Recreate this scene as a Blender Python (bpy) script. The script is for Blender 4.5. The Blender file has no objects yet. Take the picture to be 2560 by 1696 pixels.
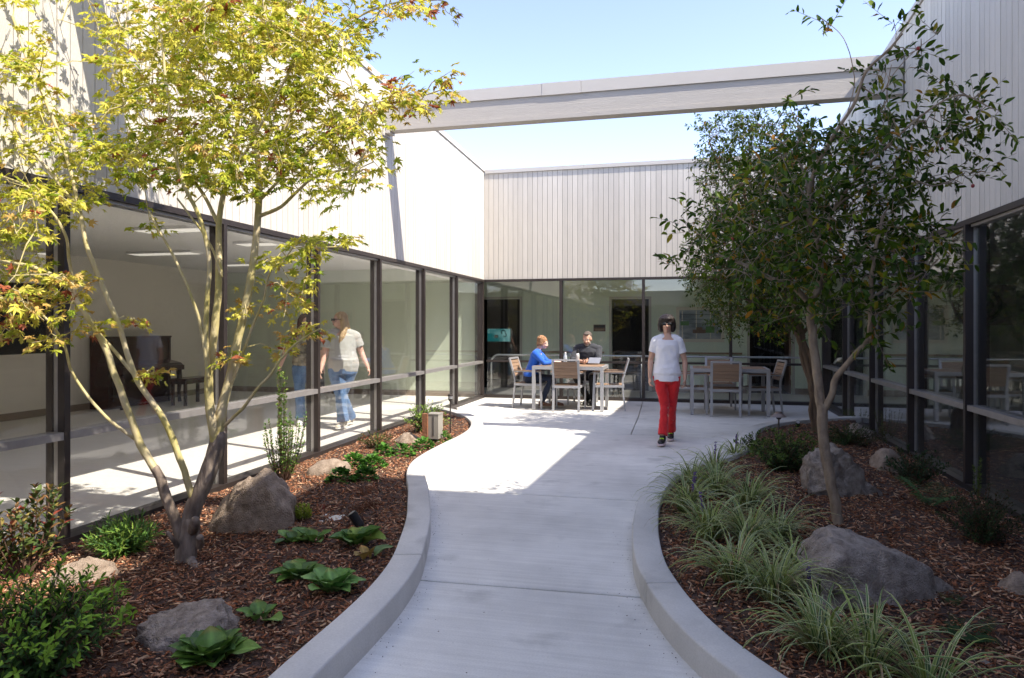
import bpy, bmesh, math, random
import numpy as np
from mathutils import Vector, Matrix, noise, Quaternion
SC = bpy.context.scene
COL = SC.collection
# ---------------------------------------------------------------- camera, sky, sun, exposure
FPX, VX, HY = 1749.0, 1709.8, 816.65          # focal length, side-wall vanishing point and horizon, in photo pixels (2560 wide)
CAMH = 1.427
TH = math.atan((VX-1280)/FPX); CT, ST = math.cos(TH), math.sin(TH)
cam = bpy.data.cameras.new('camera'); camo = bpy.data.objects.new('camera', cam); COL.objects.link(camo)
camo.location = (0, 0, CAMH); camo.rotation_euler = (math.radians(90), 0, TH)
cam.sensor_width = 36; cam.lens = FPX/2560*36; cam.shift_y = (HY-848)/2560
cam.clip_start = .05; cam.clip_end = 3000
SC.camera = camo
SUN = Vector((-.74, .25, -1)).normalized()
W = bpy.data.worlds.new('World'); SC.world = W; W.use_nodes = True
wn = W.node_tree
sky = wn.nodes.new('ShaderNodeTexSky'); sky.sky_type = 'NISHITA'; sky.sun_disc = False
sky.sun_elevation = math.asin(-SUN.z); sky.sun_rotation = math.atan2(-SUN.x, -SUN.y)
sky.altitude = 50; sky.air_density = .65; sky.dust_density = .35; sky.ozone_density = 2.0
wb = wn.nodes.new('ShaderNodeVectorMath'); wb.operation = 'MULTIPLY'; wb.inputs[1].default_value = (1.0, .81, .725)   # warm white balance of the photograph
wn.links.new(sky.outputs[0], wb.inputs[0]); wn.links.new(wb.outputs[0], wn.nodes['Background'].inputs[0]); wn.nodes['Background'].inputs[1].default_value = .15
sl = bpy.data.lights.new('sun', 'SUN'); sl.energy = 2.0; sl.angle = math.radians(.53); sl.color = (1, .92, .80)
so = bpy.data.objects.new('sun', sl); COL.objects.link(so); so.rotation_euler = SUN.to_track_quat('-Z', 'Y').to_euler(); so.location = (6, -3, 14)
SC.view_settings.view_transform = 'Standard'; SC.view_settings.look = 'None'
SC.view_settings.exposure = 2.22; SC.view_settings.gamma = 1; SC.view_settings.use_curve_mapping = False
SC.render.engine = 'CYCLES'
cy = SC.cycles
cy.use_denoising = True
try: cy.denoiser = 'OPENIMAGEDENOISE'
except Exception: pass
cy.max_bounces = 8; cy.diffuse_bounces = 4; cy.glossy_bounces = 4; cy.transmission_bounces = 4; cy.transparent_max_bounces = 24
cy.caustics_reflective = False; cy.caustics_refractive = False; cy.sample_clamp_indirect = 6
cy.use_adaptive_sampling = True; cy.adaptive_threshold = .015

# ---------------------------------------------------------------- survey helpers (photo measurements -> metres)
def ray(x, y):
    a = (x-1280)/FPX
    return Vector((a*CT-ST, a*ST+CT, (HY-y)/FPX))
D = 1.0816
def G(x, y, z=0.):                      # ground point
    r = ray(x*D, y*D); t = (z-CAMH)/r.z; return Vector((r.x*t, r.y*t, z))
def AY(x, y, Y):                        # point at depth Y
    r = ray(x*D, y*D); t = Y/r.y; return Vector((r.x*t, Y, r.z*t+CAMH))
XL, XR, YC = -3.915, 2.423, 13.57
ZH, ZR = 2.371, .743
R = random.Random(7); NR = np.random.default_rng(11)

# ---------------------------------------------------------------- object helpers
def tag(o, label=None, cat=None, group=None, kind=None):
    if label: o['label'] = label
    if cat: o['category'] = cat
    if group: o['group'] = group
    if kind: o['kind'] = kind
    return o
def empty(name, loc, label, cat, rz=0, group=None):
    o = bpy.data.objects.new(name, None); COL.objects.link(o); o.location = loc; o.rotation_euler = (0, 0, rz)
    return tag(o, label, cat, group)
def link(name, me, parent=None, world=True):
    """mesh given in world space (world=True) or in the parent's space"""
    o = bpy.data.objects.new(name, me); COL.objects.link(o)
    if parent is not None:
        o.parent = parent
        if world:
            o.matrix_parent_inverse = pw(parent).inverted()
    return o
def pw(o):
    m = Matrix.LocRotScale(o.location, o.rotation_euler, o.scale)
    if o.parent: m = pw(o.parent) @ o.matrix_parent_inverse @ m
    return m
def children(o): return [c for c in bpy.data.objects if c.parent is o]
def copy_tree(root, loc, rz, label, kids):
    r = root.copy(); COL.objects.link(r); r.location = loc; r.rotation_euler = (0, 0, rz); r['label'] = label
    for ch, gr in kids:
        c = ch.copy(); COL.objects.link(c); c.parent = r
        for g in gr:
            d = g.copy(); COL.objects.link(d); d.parent = c
    return r
class MB:
    def __init__(s): s.v = []; s.f = []; s.c = []
    def add(s, vs, fs):
        n = len(s.v); s.v += [tuple(v) for v in vs]; s.f += [tuple(i+n for i in f) for f in fs]; return s
    def box(s, x0, x1, y0, y1, z0, z1):
        v = [(x, y, z) for z in (z0, z1) for x, y in ((x0, y0), (x1, y0), (x1, y1), (x0, y1))]
        return s.add(v, [(3, 2, 1, 0), (4, 5, 6, 7), (0, 1, 5, 4), (1, 2, 6, 5), (2, 3, 7, 6), (3, 0, 4, 7)])
    def hexa(s, v): return s.add(v, [(3, 2, 1, 0), (4, 5, 6, 7), (0, 1, 5, 4), (1, 2, 6, 5), (2, 3, 7, 6), (3, 0, 4, 7)])
    def bar(s, a, b, w, d, up=(0, 0, 1)):          # rectangular bar from a to b
        a, b = Vector(a), Vector(b); t = (b-a).normalized(); u = Vector(up)
        sx = t.cross(u)
        if sx.length < 1e-4: sx = t.cross(Vector((0, 1, 0)))
        sx.normalize(); sy = sx.cross(t).normalized()
        v = [p+sx*i*w/2+sy*j*d/2 for p in (a, b) for i, j in ((-1, -1), (1, -1), (1, 1), (-1, 1))]
        return s.hexa(v)
    def tube(s, pts, rad, n=8, round_ends=False, sq=None):
        pts = [Vector(p) for p in pts]
        if not isinstance(rad, (list, tuple)): rad = [rad]*len(pts)
        rings = []; prev = None
        P = list(zip(pts, rad)); dirs = []
        for i in range(len(pts)):
            a = pts[max(0, i-1)]; b = pts[min(len(pts)-1, i+1)]; dirs.append((b-a).normalized())
        seq = []
        if round_ends:
            for k in (80, 50, 22):
                an = math.radians(k); seq.append((pts[0]-dirs[0]*rad[0]*math.sin(an), rad[0]*math.cos(an), dirs[0]))
        seq += [(p, r, d) for (p, r), d in zip(P, dirs)]
        if round_ends:
            for k in (22, 50, 80):
                an = math.radians(k); seq.append((pts[-1]+dirs[-1]*rad[-1]*math.sin(an), rad[-1]*math.cos(an), dirs[-1]))
        for p, r, d in seq:
            if prev is None:
                u = d.orthogonal().normalized()
            else:
                u = (prev-d*prev.dot(d))
                u = u.normalized() if u.length > 1e-5 else d.orthogonal().normalized()
            prev = u; w = d.cross(u)
            rings.append([p+(u*math.cos(2*math.pi*k/n)+w*math.sin(2*math.pi*k/n))*r for k in range(n)])
        vs = [v for rg in rings for v in rg]; fs = []
        for i in range(len(rings)-1):
            for k in range(n):
                fs.append((i*n+k, i*n+(k+1) % n, (i+1)*n+(k+1) % n, (i+1)*n+k))
        fs.append(tuple(range(n-1, -1, -1))); fs.append(tuple(range((len(rings)-1)*n, len(rings)*n)))
        return s.add(vs, fs)
    def loft(s, rings, n=20):                   # rings: (centre, ax, ay) ax, ay vectors
        vs = []; fs = []
        for c, ax, ay in rings:
            c, ax, ay = Vector(c), Vector(ax), Vector(ay)
            vs += [c+ax*math.cos(2*math.pi*k/n)+ay*math.sin(2*math.pi*k/n) for k in range(n)]
        for i in range(len(rings)-1):
            for k in range(n): fs.append((i*n+k, i*n+(k+1) % n, (i+1)*n+(k+1) % n, (i+1)*n+k))
        fs.append(tuple(range(n-1, -1, -1))); fs.append(tuple(range((len(rings)-1)*n, len(rings)*n)))
        return s.add(vs, fs)
    def ell(s, c, r, q=None, nu=16, nv=10):
        c = Vector(c); vs = []; fs = []
        for j in range(nv+1):
            ph = math.pi*j/nv-math.pi/2
            for i in range(nu):
                t = 2*math.pi*i/nu
                v = Vector((r[0]*math.cos(ph)*math.cos(t), r[1]*math.cos(ph)*math.sin(t), r[2]*math.sin(ph)))
                if q is not None: v = q @ v
                vs.append(c+v)
        for j in range(nv):
            for i in range(nu): fs.append((j*nu+i, j*nu+(i+1) % nu, (j+1)*nu+(i+1) % nu, (j+1)*nu+i))
        return s.add(vs, fs)
    def cyl(s, c, r, z0, z1, n=20, r2=None):
        r2 = r if r2 is None else r2
        return s.loft([((c[0], c[1], z0), (r, 0, 0), (0, r, 0)), ((c[0], c[1], z1), (r2, 0, 0), (0, r2, 0))], n)
    def mesh(s, name, mat, smooth=False):
        me = bpy.data.meshes.new(name); me.from_pydata(s.v, [], s.f); me.materials.append(mat)
        if smooth:
            me.polygons.foreach_set('use_smooth', [True]*len(me.polygons))
        me.update(); return me
    def build(s, name, mat, parent=None, smooth=False, world=True):
        return link(name, s.mesh(name, mat, smooth), parent, world)
def np_mesh(name, V, F, mat, C=None, smooth=False):
    V = np.asarray(V, dtype=np.float32).reshape(-1, 3); F = np.asarray(F, dtype=np.int32)
    me = bpy.data.meshes.new(name); me.vertices.add(len(V)); me.vertices.foreach_set('co', V.ravel())
    k = F.shape[1]; me.loops.add(F.size); me.loops.foreach_set('vertex_index', F.ravel())
    me.polygons.add(len(F)); me.polygons.foreach_set('loop_start', np.arange(0, F.size, k, dtype=np.int32))
    me.polygons.foreach_set('loop_total', np.full(len(F), k, dtype=np.int32))
    if smooth: me.polygons.foreach_set('use_smooth', np.ones(len(F), dtype=bool))
    if C is not None:
        a = me.color_attributes.new('col', 'FLOAT_COLOR', 'POINT')
        C = np.concatenate([np.asarray(C, dtype=np.float32).reshape(-1, 3), np.ones((len(V), 1), np.float32)], 1)
        a.data.foreach_set('color', C.ravel())
    me.materials.append(mat); me.update(calc_edges=True); return me
def rotz(a): return Matrix.Rotation(a, 3, 'Z')

# ---------------------------------------------------------------- materials
def mat(name, base, rough=.6, var=.0, scale=5., bump=0., bscale=40., metal=0., vcol=False, trans=0., spec=.5,
        stretch=None, base2=None, detail=4., coords='Object', objvar=0., sheen=0., sub=0.):
    m = bpy.data.materials.new(name); m.use_nodes = True; nt = m.node_tree; N = nt.nodes; L = nt.links
    p = N['Principled BSDF']; p.inputs['Roughness'].default_value = rough; p.inputs['Metallic'].default_value = metal
    p.inputs['Specular IOR Level'].default_value = spec
    if sheen: p.inputs['Sheen Weight'].default_value = sheen
    if sub: p.inputs['Subsurface Weight'].default_value = sub; p.inputs['Subsurface Radius'].default_value = (.02, .008, .004)
    col = None
    if vcol:
        a = N.new('ShaderNodeAttribute'); a.attribute_name = 'col'; col = a.outputs['Color']
    tc = N.new('ShaderNodeTexCoord'); vec = tc.outputs[coords]
    if stretch:
        mp = N.new('ShaderNodeMapping'); mp.inputs['Scale'].default_value = stretch; L.new(vec, mp.inputs[0]); vec = mp.outputs[0]
    if var or base2:
        nz = N.new('ShaderNodeTexNoise'); nz.inputs['Scale'].default_value = scale; nz.inputs['Detail'].default_value = detail
        nz.inputs['Roughness'].default_value = .62; L.new(vec, nz.inputs['Vector'])
        if base2:
            rp = N.new('ShaderNodeValToRGB'); rp.color_ramp.elements[0].position = .35; rp.color_ramp.elements[1].position = .65
            rp.color_ramp.elements[0].color = (*base, 1); rp.color_ramp.elements[1].color = (*base2, 1)
            L.new(nz.outputs['Fac'], rp.inputs[0]); c0 = rp.outputs[0]
        else:
            if col is None:
                cc = N.new('ShaderNodeRGB'); cc.outputs[0].default_value = (*base, 1); col = cc.outputs[0]
            mr = N.new('ShaderNodeMapRange'); mr.inputs['From Min'].default_value = .25; mr.inputs['From Max'].default_value = .75
            mr.inputs['To Min'].default_value = 1-var; mr.inputs['To Max'].default_value = 1+var; L.new(nz.outputs['Fac'], mr.inputs[0])
            hs = N.new('ShaderNodeVectorMath'); hs.operation = 'SCALE'; L.new(col, hs.inputs[0]); L.new(mr.outputs[0], hs.inputs['Scale'])
            c0 = hs.outputs[0]
        col = c0
    if objvar:
        oi = N.new('ShaderNodeObjectInfo'); mr = N.new('ShaderNodeMapRange'); mr.inputs['To Min'].default_value = 1-objvar; mr.inputs['To Max'].default_value = 1+objvar
        L.new(oi.outputs['Random'], mr.inputs[0])
        if col is None:
            cc = N.new('ShaderNodeRGB'); cc.outputs[0].default_value = (*base, 1); col = cc.outputs[0]
        hs = N.new('ShaderNodeVectorMath'); hs.operation = 'SCALE'; L.new(col, hs.inputs[0]); L.new(mr.outputs[0], hs.inputs['Scale']); col = hs.outputs[0]
    if col is None: p.inputs['Base Color'].default_value = (*base, 1)
    else: L.new(col, p.inputs['Base Color'])
    if bump:
        nb = N.new('ShaderNodeTexNoise'); nb.inputs['Scale'].default_value = bscale; nb.inputs['Detail'].default_value = 6
        L.new(vec, nb.inputs['Vector'])
        b = N.new('ShaderNodeBump'); b.inputs['Strength'].default_value = bump; b.inputs['Distance'].default_value = .02
        L.new(nb.outputs['Fac'], b.inputs['Height']); L.new(b.outputs[0], p.inputs['Normal'])
    if trans:
        t = N.new('ShaderNodeBsdfTranslucent'); mx = N.new('ShaderNodeMixShader'); mx.inputs[0].default_value = trans
        if col is None: t.inputs[0].default_value = (*base, 1)
        else: L.new(col, t.inputs[0])
        L.new(p.outputs[0], mx.inputs[1]); L.new(t.outputs[0], mx.inputs[2]); L.new(mx.outputs[0], N['Material Output'].inputs[0])
    return m
def glass_mat(name, tint, boost, dirt=.0):
    m = bpy.data.materials.new(name); m.use_nodes = True; nt = m.node_tree; N = nt.nodes; L = nt.links
    N.remove(N['Principled BSDF'])
    tr = N.new('ShaderNodeBsdfTransparent'); tr.inputs[0].default_value = (*tint, 1)
    gl = N.new('ShaderNodeBsdfGlossy'); gl.inputs['Roughness'].default_value = .0; gl.inputs[0].default_value = (1, 1, 1, 1)
    gm = N.new('ShaderNodeNewGeometry'); dp = N.new('ShaderNodeVectorMath'); dp.operation = 'DOT_PRODUCT'
    L.new(gm.outputs['Normal'], dp.inputs[0]); L.new(gm.outputs['Incoming'], dp.inputs[1])
    def mth(op, a, b=None, clamp=False):
        x = N.new('ShaderNodeMath'); x.operation = op; x.use_clamp = clamp
        for i, q in enumerate((a, b)):
            if q is None: continue
            if isinstance(q, (int, float)): x.inputs[i].default_value = q
            else: L.new(q, x.inputs[i])
        return x.outputs[0]
    pw5 = mth('POWER', mth('SUBTRACT', 1., mth('ABSOLUTE', dp.outputs['Value'])), 5.)      # Schlick reflectance of one face
    mu = mth('MULTIPLY', mth('ADD', mth('MULTIPLY', pw5, .96), .04), boost, True)
    # very slight waviness, as float glass has
    tc = N.new('ShaderNodeTexCoord'); nz = N.new('ShaderNodeTexNoise'); nz.inputs['Scale'].default_value = 1.3; L.new(tc.outputs['Object'], nz.inputs['Vector'])
    b = N.new('ShaderNodeBump'); b.inputs['Strength'].default_value = .015; b.inputs['Distance'].default_value = .05; L.new(nz.outputs[0], b.inputs['Height'])
    L.new(b.outputs[0], gl.inputs['Normal'])
    mx = N.new('ShaderNodeMixShader'); L.new(mu, mx.inputs[0]); L.new(tr.outputs[0], mx.inputs[1]); L.new(gl.outputs[0], mx.inputs[2])
    out = mx.outputs[0]
    if dirt:
        df = N.new('ShaderNodeBsdfDiffuse'); df.inputs[0].default_value = (.8, .8, .78, 1)
        n2 = N.new('ShaderNodeTexNoise'); n2.inputs['Scale'].default_value = 2.5; n2.inputs['Detail'].default_value = 8; L.new(tc.outputs['Object'], n2.inputs['Vector'])
        sx = N.new('ShaderNodeSeparateXYZ'); L.new(tc.outputs['Object'], sx.inputs[0])
        mr = N.new('ShaderNodeMapRange'); mr.inputs['From Min'].default_value = .75; mr.inputs['From Max'].default_value = .1; mr.inputs['To Min'].default_value = .15; mr.inputs['To Max'].default_value = 1
        L.new(sx.outputs['Z'], mr.inputs[0])
        m3 = N.new('ShaderNodeMath'); m3.operation = 'MULTIPLY'; L.new(mr.outputs[0], m3.inputs[0]); L.new(n2.outputs[0], m3.inputs[1])
        m4 = N.new('ShaderNodeMath'); m4.operation = 'MULTIPLY'; m4.inputs[1].default_value = dirt; L.new(m3.outputs[0], m4.inputs[0])
        m2 = N.new('ShaderNodeMixShader'); L.new(m4.outputs[0], m2.inputs[0]); L.new(out, m2.inputs[1]); L.new(df.outputs[0], m2.inputs[2]); out = m2.outputs[0]
    L.new(out, N['Material Output'].inputs[0]); return m
def concrete_mat(name, base, broom=True, dark=.12):
    m = mat(name, base, rough=.85, spec=.25); nt = m.node_tree; N = nt.nodes; L = nt.links; p = N['Principled BSDF']
    tc = N.new('ShaderNodeTexCoord')
    def nz(sc, det, st=None):
        n = N.new('ShaderNodeTexNoise'); n.inputs['Scale'].default_value = sc; n.inputs['Detail'].default_value = det
        if st:
            mp = N.new('ShaderNodeMapping'); mp.inputs['Scale'].default_value = st; L.new(tc.outputs['Object'], mp.inputs[0]); L.new(mp.outputs[0], n.inputs['Vector'])
        else: L.new(tc.outputs['Object'], n.inputs['Vector'])
        return n.outputs['Fac']
    def rng(f, a, b, lo=.3, hi=.7):
        r = N.new('ShaderNodeMapRange'); r.inputs['From Min'].default_value = lo; r.inputs['From Max'].default_value = hi
        r.inputs['To Min'].default_value = a; r.inputs['To Max'].default_value = b; L.new(f, r.inputs[0]); return r.outputs[0]
    def mul(a, b):
        x = N.new('ShaderNodeMath'); x.operation = 'MULTIPLY'; L.new(a, x.inputs[0]); L.new(b, x.inputs[1]); return x.outputs[0]
    f = mul(rng(nz(.9, 5), 1-dark*1.3, 1+dark*.5), rng(nz(7, 8), .95, 1.04))
    f = mul(f, rng(nz(120, 3), .93, 1.06))
    if broom: f = mul(f, rng(nz(1., 6, (1.2, 34, 1)), .91, 1.05))
    st = nz(2.3, 9); f = mul(f, rng(st, .80, 1., .30, .40)); f = mul(f, rng(nz(.35, 6, (1, .35, 1)), .90, 1.03))
    cc = N.new('ShaderNodeRGB'); cc.outputs[0].default_value = (*base, 1)
    v = N.new('ShaderNodeVectorMath'); v.operation = 'SCALE'; L.new(cc.outputs[0], v.inputs[0]); L.new(f, v.inputs['Scale']); L.new(v.outputs[0], p.inputs['Base Color'])
    b = N.new('ShaderNodeBump'); b.inputs['Strength'].default_value = .25; b.inputs['Distance'].default_value = .004
    L.new(nz(70, 6, (1, 3, 1)) if broom else nz(90, 6), b.inputs['Height']); L.new(b.outputs[0], p.inputs['Normal'])
    return m
M = {}
M['siding'] = mat('painted_siding', (.58, .545, .49), .7, var=.045, scale=3, bump=.25, bscale=30, stretch=(6, 6, 1), objvar=.085, spec=.3)
M['groove'] = mat('groove', (.10, .09, .085), .9)
M['trim'] = mat('metal_coping', (.52, .49, .45), .5, var=.03, scale=1.5)
M['beam'] = mat('beam_paint', (.47, .44, .40), .65, var=.05, scale=3, bump=.2, bscale=18, stretch=(1, 8, 10), spec=.3)
M['bronze'] = mat('bronze_aluminium', (.045, .035, .032), .42, var=.12, scale=4, metal=.35, spec=.6)
M['alu'] = mat('clear_aluminium', (.36, .34, .33), .35, var=.15, scale=9, metal=.5, stretch=(1, 1, 1))
M['glass'] = glass_mat('window_glass', (.98, .985, .98), 1.05, .045)
M['glass2'] = glass_mat('corridor_glass', (.97, .985, .975), 1.5, .02)
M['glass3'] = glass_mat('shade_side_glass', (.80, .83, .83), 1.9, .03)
M['concrete'] = concrete_mat('broom_concrete', (.75, .735, .69), dark=.17)
M['kerb'] = concrete_mat('kerb_concrete', (.61, .595, .56), False, .2)
M['soil'] = mat('mulch_soil', (.04, .022, .015), .95, base2=(.11, .06, .04), scale=30, bump=1., bscale=60, detail=8)
M['chip'] = mat('bark_chip', (.2, .1, .06), .85, var=.3, scale=60, vcol=True, bump=.5, bscale=90, spec=.2)
M['rock'] = mat('boulder_stone', (.24, .18, .135), .9, base2=(.44, .35, .275), scale=15, bump=1., bscale=110, detail=12, spec=.2)
M['rock_grey'] = mat('grey_boulder_stone', (.22, .18, .15), .9, base2=(.45, .385, .33), scale=17, bump=1., bscale=110, detail=12, spec=.2)
M['whitestone'] = mat('white_stone', (.6, .57, .5), .8, var=.2, scale=20, bump=.5)
M['green_wall'] = mat('green_plaster', (.70, .77, .62), .8, var=.03, scale=1.2)
M['beige_wall'] = mat('beige_plaster', (.86, .81, .73), .8, var=.03, scale=1.2)
M['ceil'] = mat('ceiling_board', (.84, .83, .80), .8)
M['room_floor'] = mat('plank_floor', (.74, .71, .67), .5, var=.07, scale=2, stretch=(1, 12, 1))
M['corr_floor'] = mat('vinyl_floor', (.70, .65, .56), .35, var=.04, scale=3)
M['skirt'] = mat('skirting', (.30, .24, .19), .6)
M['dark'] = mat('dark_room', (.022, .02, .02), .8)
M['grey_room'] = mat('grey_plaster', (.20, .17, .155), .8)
M['door'] = mat('brown_door', (.16, .09, .055), .45, var=.15, scale=5, stretch=(10, 10, 1))
M['door_frame'] = mat('cream_door_frame', (.50, .47, .40), .5)
M['wood_rail'] = mat('oak_rail', (.30, .20, .12), .4, var=.1, scale=10)
M['frame_cream'] = mat('cream_picture_frame', (.70, .64, .52), .5)
M['steel'] = mat('brushed_steel', (.50, .50, .51), .35, metal=.7, var=.05)
M['chair_alu'] = mat('grey_powder_aluminium', (.42, .42, .43), .42, metal=.35, var=.04)
M['slat'] = mat('faux_teak', (.30, .195, .125), .6, var=.18, scale=6, stretch=(1, 14, 14), objvar=.08)
M['black'] = mat('black_plastic', (.012, .012, .013), .45)
M['bark_y'] = mat('maple_bark', (.44, .38, .12), .75, base2=(.56, .47, .30), scale=9, bump=.5, bscale=35, detail=6, stretch=(1, 1, .45))
M['bark_old'] = mat('old_bark', (.12, .09, .07), .9, base2=(.30, .24, .19), scale=14, bump=1., bscale=30, stretch=(1, 1, .3))
M['bark_c'] = mat('camellia_bark', (.20, .145, .10), .85, base2=(.36, .28, .20), scale=16, bump=.6, bscale=40, stretch=(1, 1, .5))
M['bark_d'] = mat('dark_bark', (.075, .05, .032), .9, base2=(.17, .115, .07), scale=10, bump=1., bscale=30, stretch=(1, 1, .15))
M['leaf_m'] = mat('maple_leaf', (.3, .3, .05), .5, vcol=True, trans=.45, spec=.3)
M['leaf'] = mat('glossy_leaf', (.05, .1, .03), .45, vcol=True, trans=.28, spec=.16)
M['blade'] = mat('variegated_blade', (.05, .1, .03), .45, vcol=True, trans=.25)
M['stem'] = mat('shrub_stem', (.12, .07, .045), .8)
M['skin'] = mat('skin', (.56, .335, .24), .5, sub=.08, var=.05, scale=20)
M['skin_pink'] = mat('pale_skin', (.68, .42, .33), .5, sub=.08, var=.05, scale=20)
M['rust'] = mat('rusted_post', (.28, .11, .045), .9, base2=(.22, .10, .055), scale=12, bump=.4)
M['box_grey'] = mat('grey_utility_box', (.27, .25, .22), .6, var=.05)
M['mahogany'] = mat('mahogany', (.055, .018, .012), .25, var=.3, scale=5, stretch=(1, 6, 6))
M['white_pl'] = mat('white_plastic', (.75, .74, .72), .5)
M['terrain'] = mat('dry_ground', (.16, .14, .10), .95, var=.2, scale=.3)
M['roof'] = mat('flat_roofing', (.30, .29, .28), .9, var=.1, scale=1)
def AX(x, y, X):
    r = ray(x*D, y*D); t = X/r.x; return Vector((X, r.y*t, r.z*t+CAMH))
# ================================================================ SETTING
tag(MB().box(-400, 400, -400, 400, -.6, -.35).build('ground', M['terrain']), kind='structure')
tag(MB().box(XL+.03, XR-.03, -4.4, YC-.03, -.34, -.108).build('base_course', M['soil']), kind='structure')
pav = tag(bpy.data.objects.new('patio_pavement', None), kind='structure'); COL.objects.link(pav)
def slab(pts):      # pts: 4 corners, joint gap left round each slab, edges eased
    c = sum((Vector(p) for p in pts), Vector((0, 0)))/4
    b = MB(); o = []; i2 = []
    for p in pts:
        d = (Vector(p)-c); q = Vector(p)-Vector((math.copysign(.006, d.x), math.copysign(.011, d.y)))
        o.append(q); i2.append(Vector(p)-Vector((math.copysign(.012, d.x), math.copysign(.019, d.y))))
    v = [(p.x, p.y, -.105) for p in o]+[(p.x, p.y, -.005) for p in o]+[(p.x, p.y, 0) for p in i2]
    b.add(v, [(3, 2, 1, 0), (8, 9, 10, 11)]+[(k, (k+1) % 4, 4+(k+1) % 4, 4+k) for k in range(4)]+[(4+k, 4+(k+1) % 4, 8+(k+1) % 4, 8+k) for k in range(4)])
    b.build('concrete_slab', M['concrete'], pav)
x0, x1 = XL+.035, XR-.035
rows = [(-4.35, -4.35), (-1.5, -1.5), (1.25, 1.3), (3.62, 3.84), (5.8, 5.82), (7.83, 7.84), (9.4, 9.3)]
for (a, b_), (c, d) in zip(rows[:-1], rows[1:]):
    la = lambda a, b_, x: a+(b_-a)*(x-x0)/(x1-x0)
    slab([(x0, a), (x1, b_), (x1, d), (x0, c)])
slab([(x0, 9.4), (-.68, 9.34), (-.7, 11.3), (x0, 11.1)]); slab([(-.68, 9.34), (x1, 9.3), (x1, 11.4), (-.7, 11.3)])
slab([(x0, 11.1), (-.7, 11.3), (-.76, YC-.07), (x0, YC-.07)]); slab([(-.7, 11.3), (x1, 11.4), (x1, YC-.07), (-.76, YC-.07)])
# drain cover in the patio
p = G(1683, 1003); t = MB().cyl((p.x, p.y), .13, .0, .004, 24); t.cyl((p.x, p.y), .11, .004, .006, 24)
tag(t.build('drain_cover', M['concrete']), 'round concrete drain cover flush in the patio beside the right kerb', 'drain cover')

# ---------------------------------------------------------------- building wings
def board_run(par, n, f):
    for i in range(n): f(i)
LR = empty('building_wing', (XL-3, 5, 0), 'sunlit wing with white vertical siding and a long glass wall showing a bright room', 'building')
RR = empty('building_wing', (XR+3, 5, 0), 'shaded wing with grey vertical siding over dark glass beside the green tree', 'building')
BR = empty('building_wing', (0, YC+3, 0), 'low end wing with beige vertical siding above the corridor windows behind the tables', 'building')
FR_ = empty('building_wing', (0, -5, 0), 'wing with vertical siding closing the courtyard behind the viewpoint', 'building')
zl = lambda y: 4.537+(YC-y)*.028
zr = lambda y: 4.519+(YC-y)*.055
ZB = 4.50
P_ = .1
def side(root, X, s, zf, glassmat, moff, post, ystart=-4.):
    # s = +1: wing lies to -X (left wing); s = -1: wing lies to +X
    xi = lambda d: X-s*d           # d metres into the wing
    def bx(b, d0, d1, y0, y1, z0, z1):
        a, c = sorted((xi(d0), xi(d1))); return b.box(a, c, y0, y1, z0, z1)
    n = int((YC-ystart)/P_)
    for i in range(n):
        y1 = YC-.004-i*P_; y0 = y1-P_+.006
        jit = R.uniform(0, .0022)
        a, c = sorted((xi(-jit), xi(.02)))
        v = [(a, y0, ZH), (c, y0, ZH), (c, y1, ZH), (a, y1, ZH), (a, y0, zf(y0)), (c, y0, zf(y0)), (c, y1, zf(y1)), (a, y1, zf(y1))]
        MB().hexa(v).build('siding_board', M['siding'], root)
    a, c = sorted((xi(.0225), xi(.12)))
    MB().hexa([(a, ystart, ZH), (c, ystart, ZH), (c, YC+.1, ZH), (a, YC+.1, ZH), (a, ystart, zf(ystart)), (c, ystart, zf(ystart)), (c, YC+.1, zf(YC)), (a, YC+.1, zf(YC))]).build('siding_backing', M['groove'], root)
    a, c = sorted((xi(-.022), xi(.2)))
    MB().hexa([(a, ystart, zf(ystart)+.002), (c, ystart, zf(ystart)+.002), (c, YC+.15, zf(YC)+.002), (a, YC+.15, zf(YC)+.002),
               (a, ystart, zf(ystart)+.085), (c, ystart, zf(ystart)+.085), (c, YC+.15, zf(YC)+.085), (a, YC+.15, zf(YC)+.085)]).build('coping', M['trim'], root)
    bx(MB(), -.012, .10, ystart, YC-.002, ZH-.05, ZH-.002).build('head_frame', M['bronze'], root)
    bx(MB(), .015, .06, ystart, YC-.06, ZH-.075, ZH-.052).build('head_bead', M['alu'], root)
    bx(MB(), -.03, .13, ystart, YC-.002, 0, .05).build('sill_frame', M['bronze'], root)
    bx(MB(), -.045, .13, ystart, YC-.002, -.3, -.003).build('sill_footing', M['kerb'], root)
    ms = []; y = YC-moff
    while y > ystart+.3: ms.append(y); y -= 1.62
    for y in ms:
        b = MB(); bx(b, -.018 if s > 0 else -.03, .035, y-.046, y, .05, ZH-.051); bx(b, .075, .13 if s > 0 else .16, y-.046, y, .05, ZH-.051)
        o = b.build('mullion', M['bronze'], root)
        bx(MB(), .037, .073, y-.041, y-.005, .05, ZH-.051).build('glazing_bead', M['alu'], o)
    ed = [YC-.11]+[q for y in ms for q in (y+.001, y-.047)]+[ystart]
    for y1, y0 in zip(ed[0::2], ed[1::2]):
        bx(MB(), -.016, .10, y0, y1, ZR-.052, ZR-.002).build('mid_rail', M['alu'], root)
        bx(MB(), .052, .060, y0, y1, .05, ZR-.054).build('glass_pane', glassmat, root)
        bx(MB(), .052, .060, y0, y1, ZR, ZH-.052).build('glass_pane', glassmat, root)
side(LR, XL, 1, zl, M['glass'], 1.0589*1.62, .05)
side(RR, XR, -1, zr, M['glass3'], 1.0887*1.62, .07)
MB().box(XL-.16, XL+.0, YC-.108, YC-.003, .05, ZH-.052).build('corner_post', M['bronze'], LR)
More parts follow.
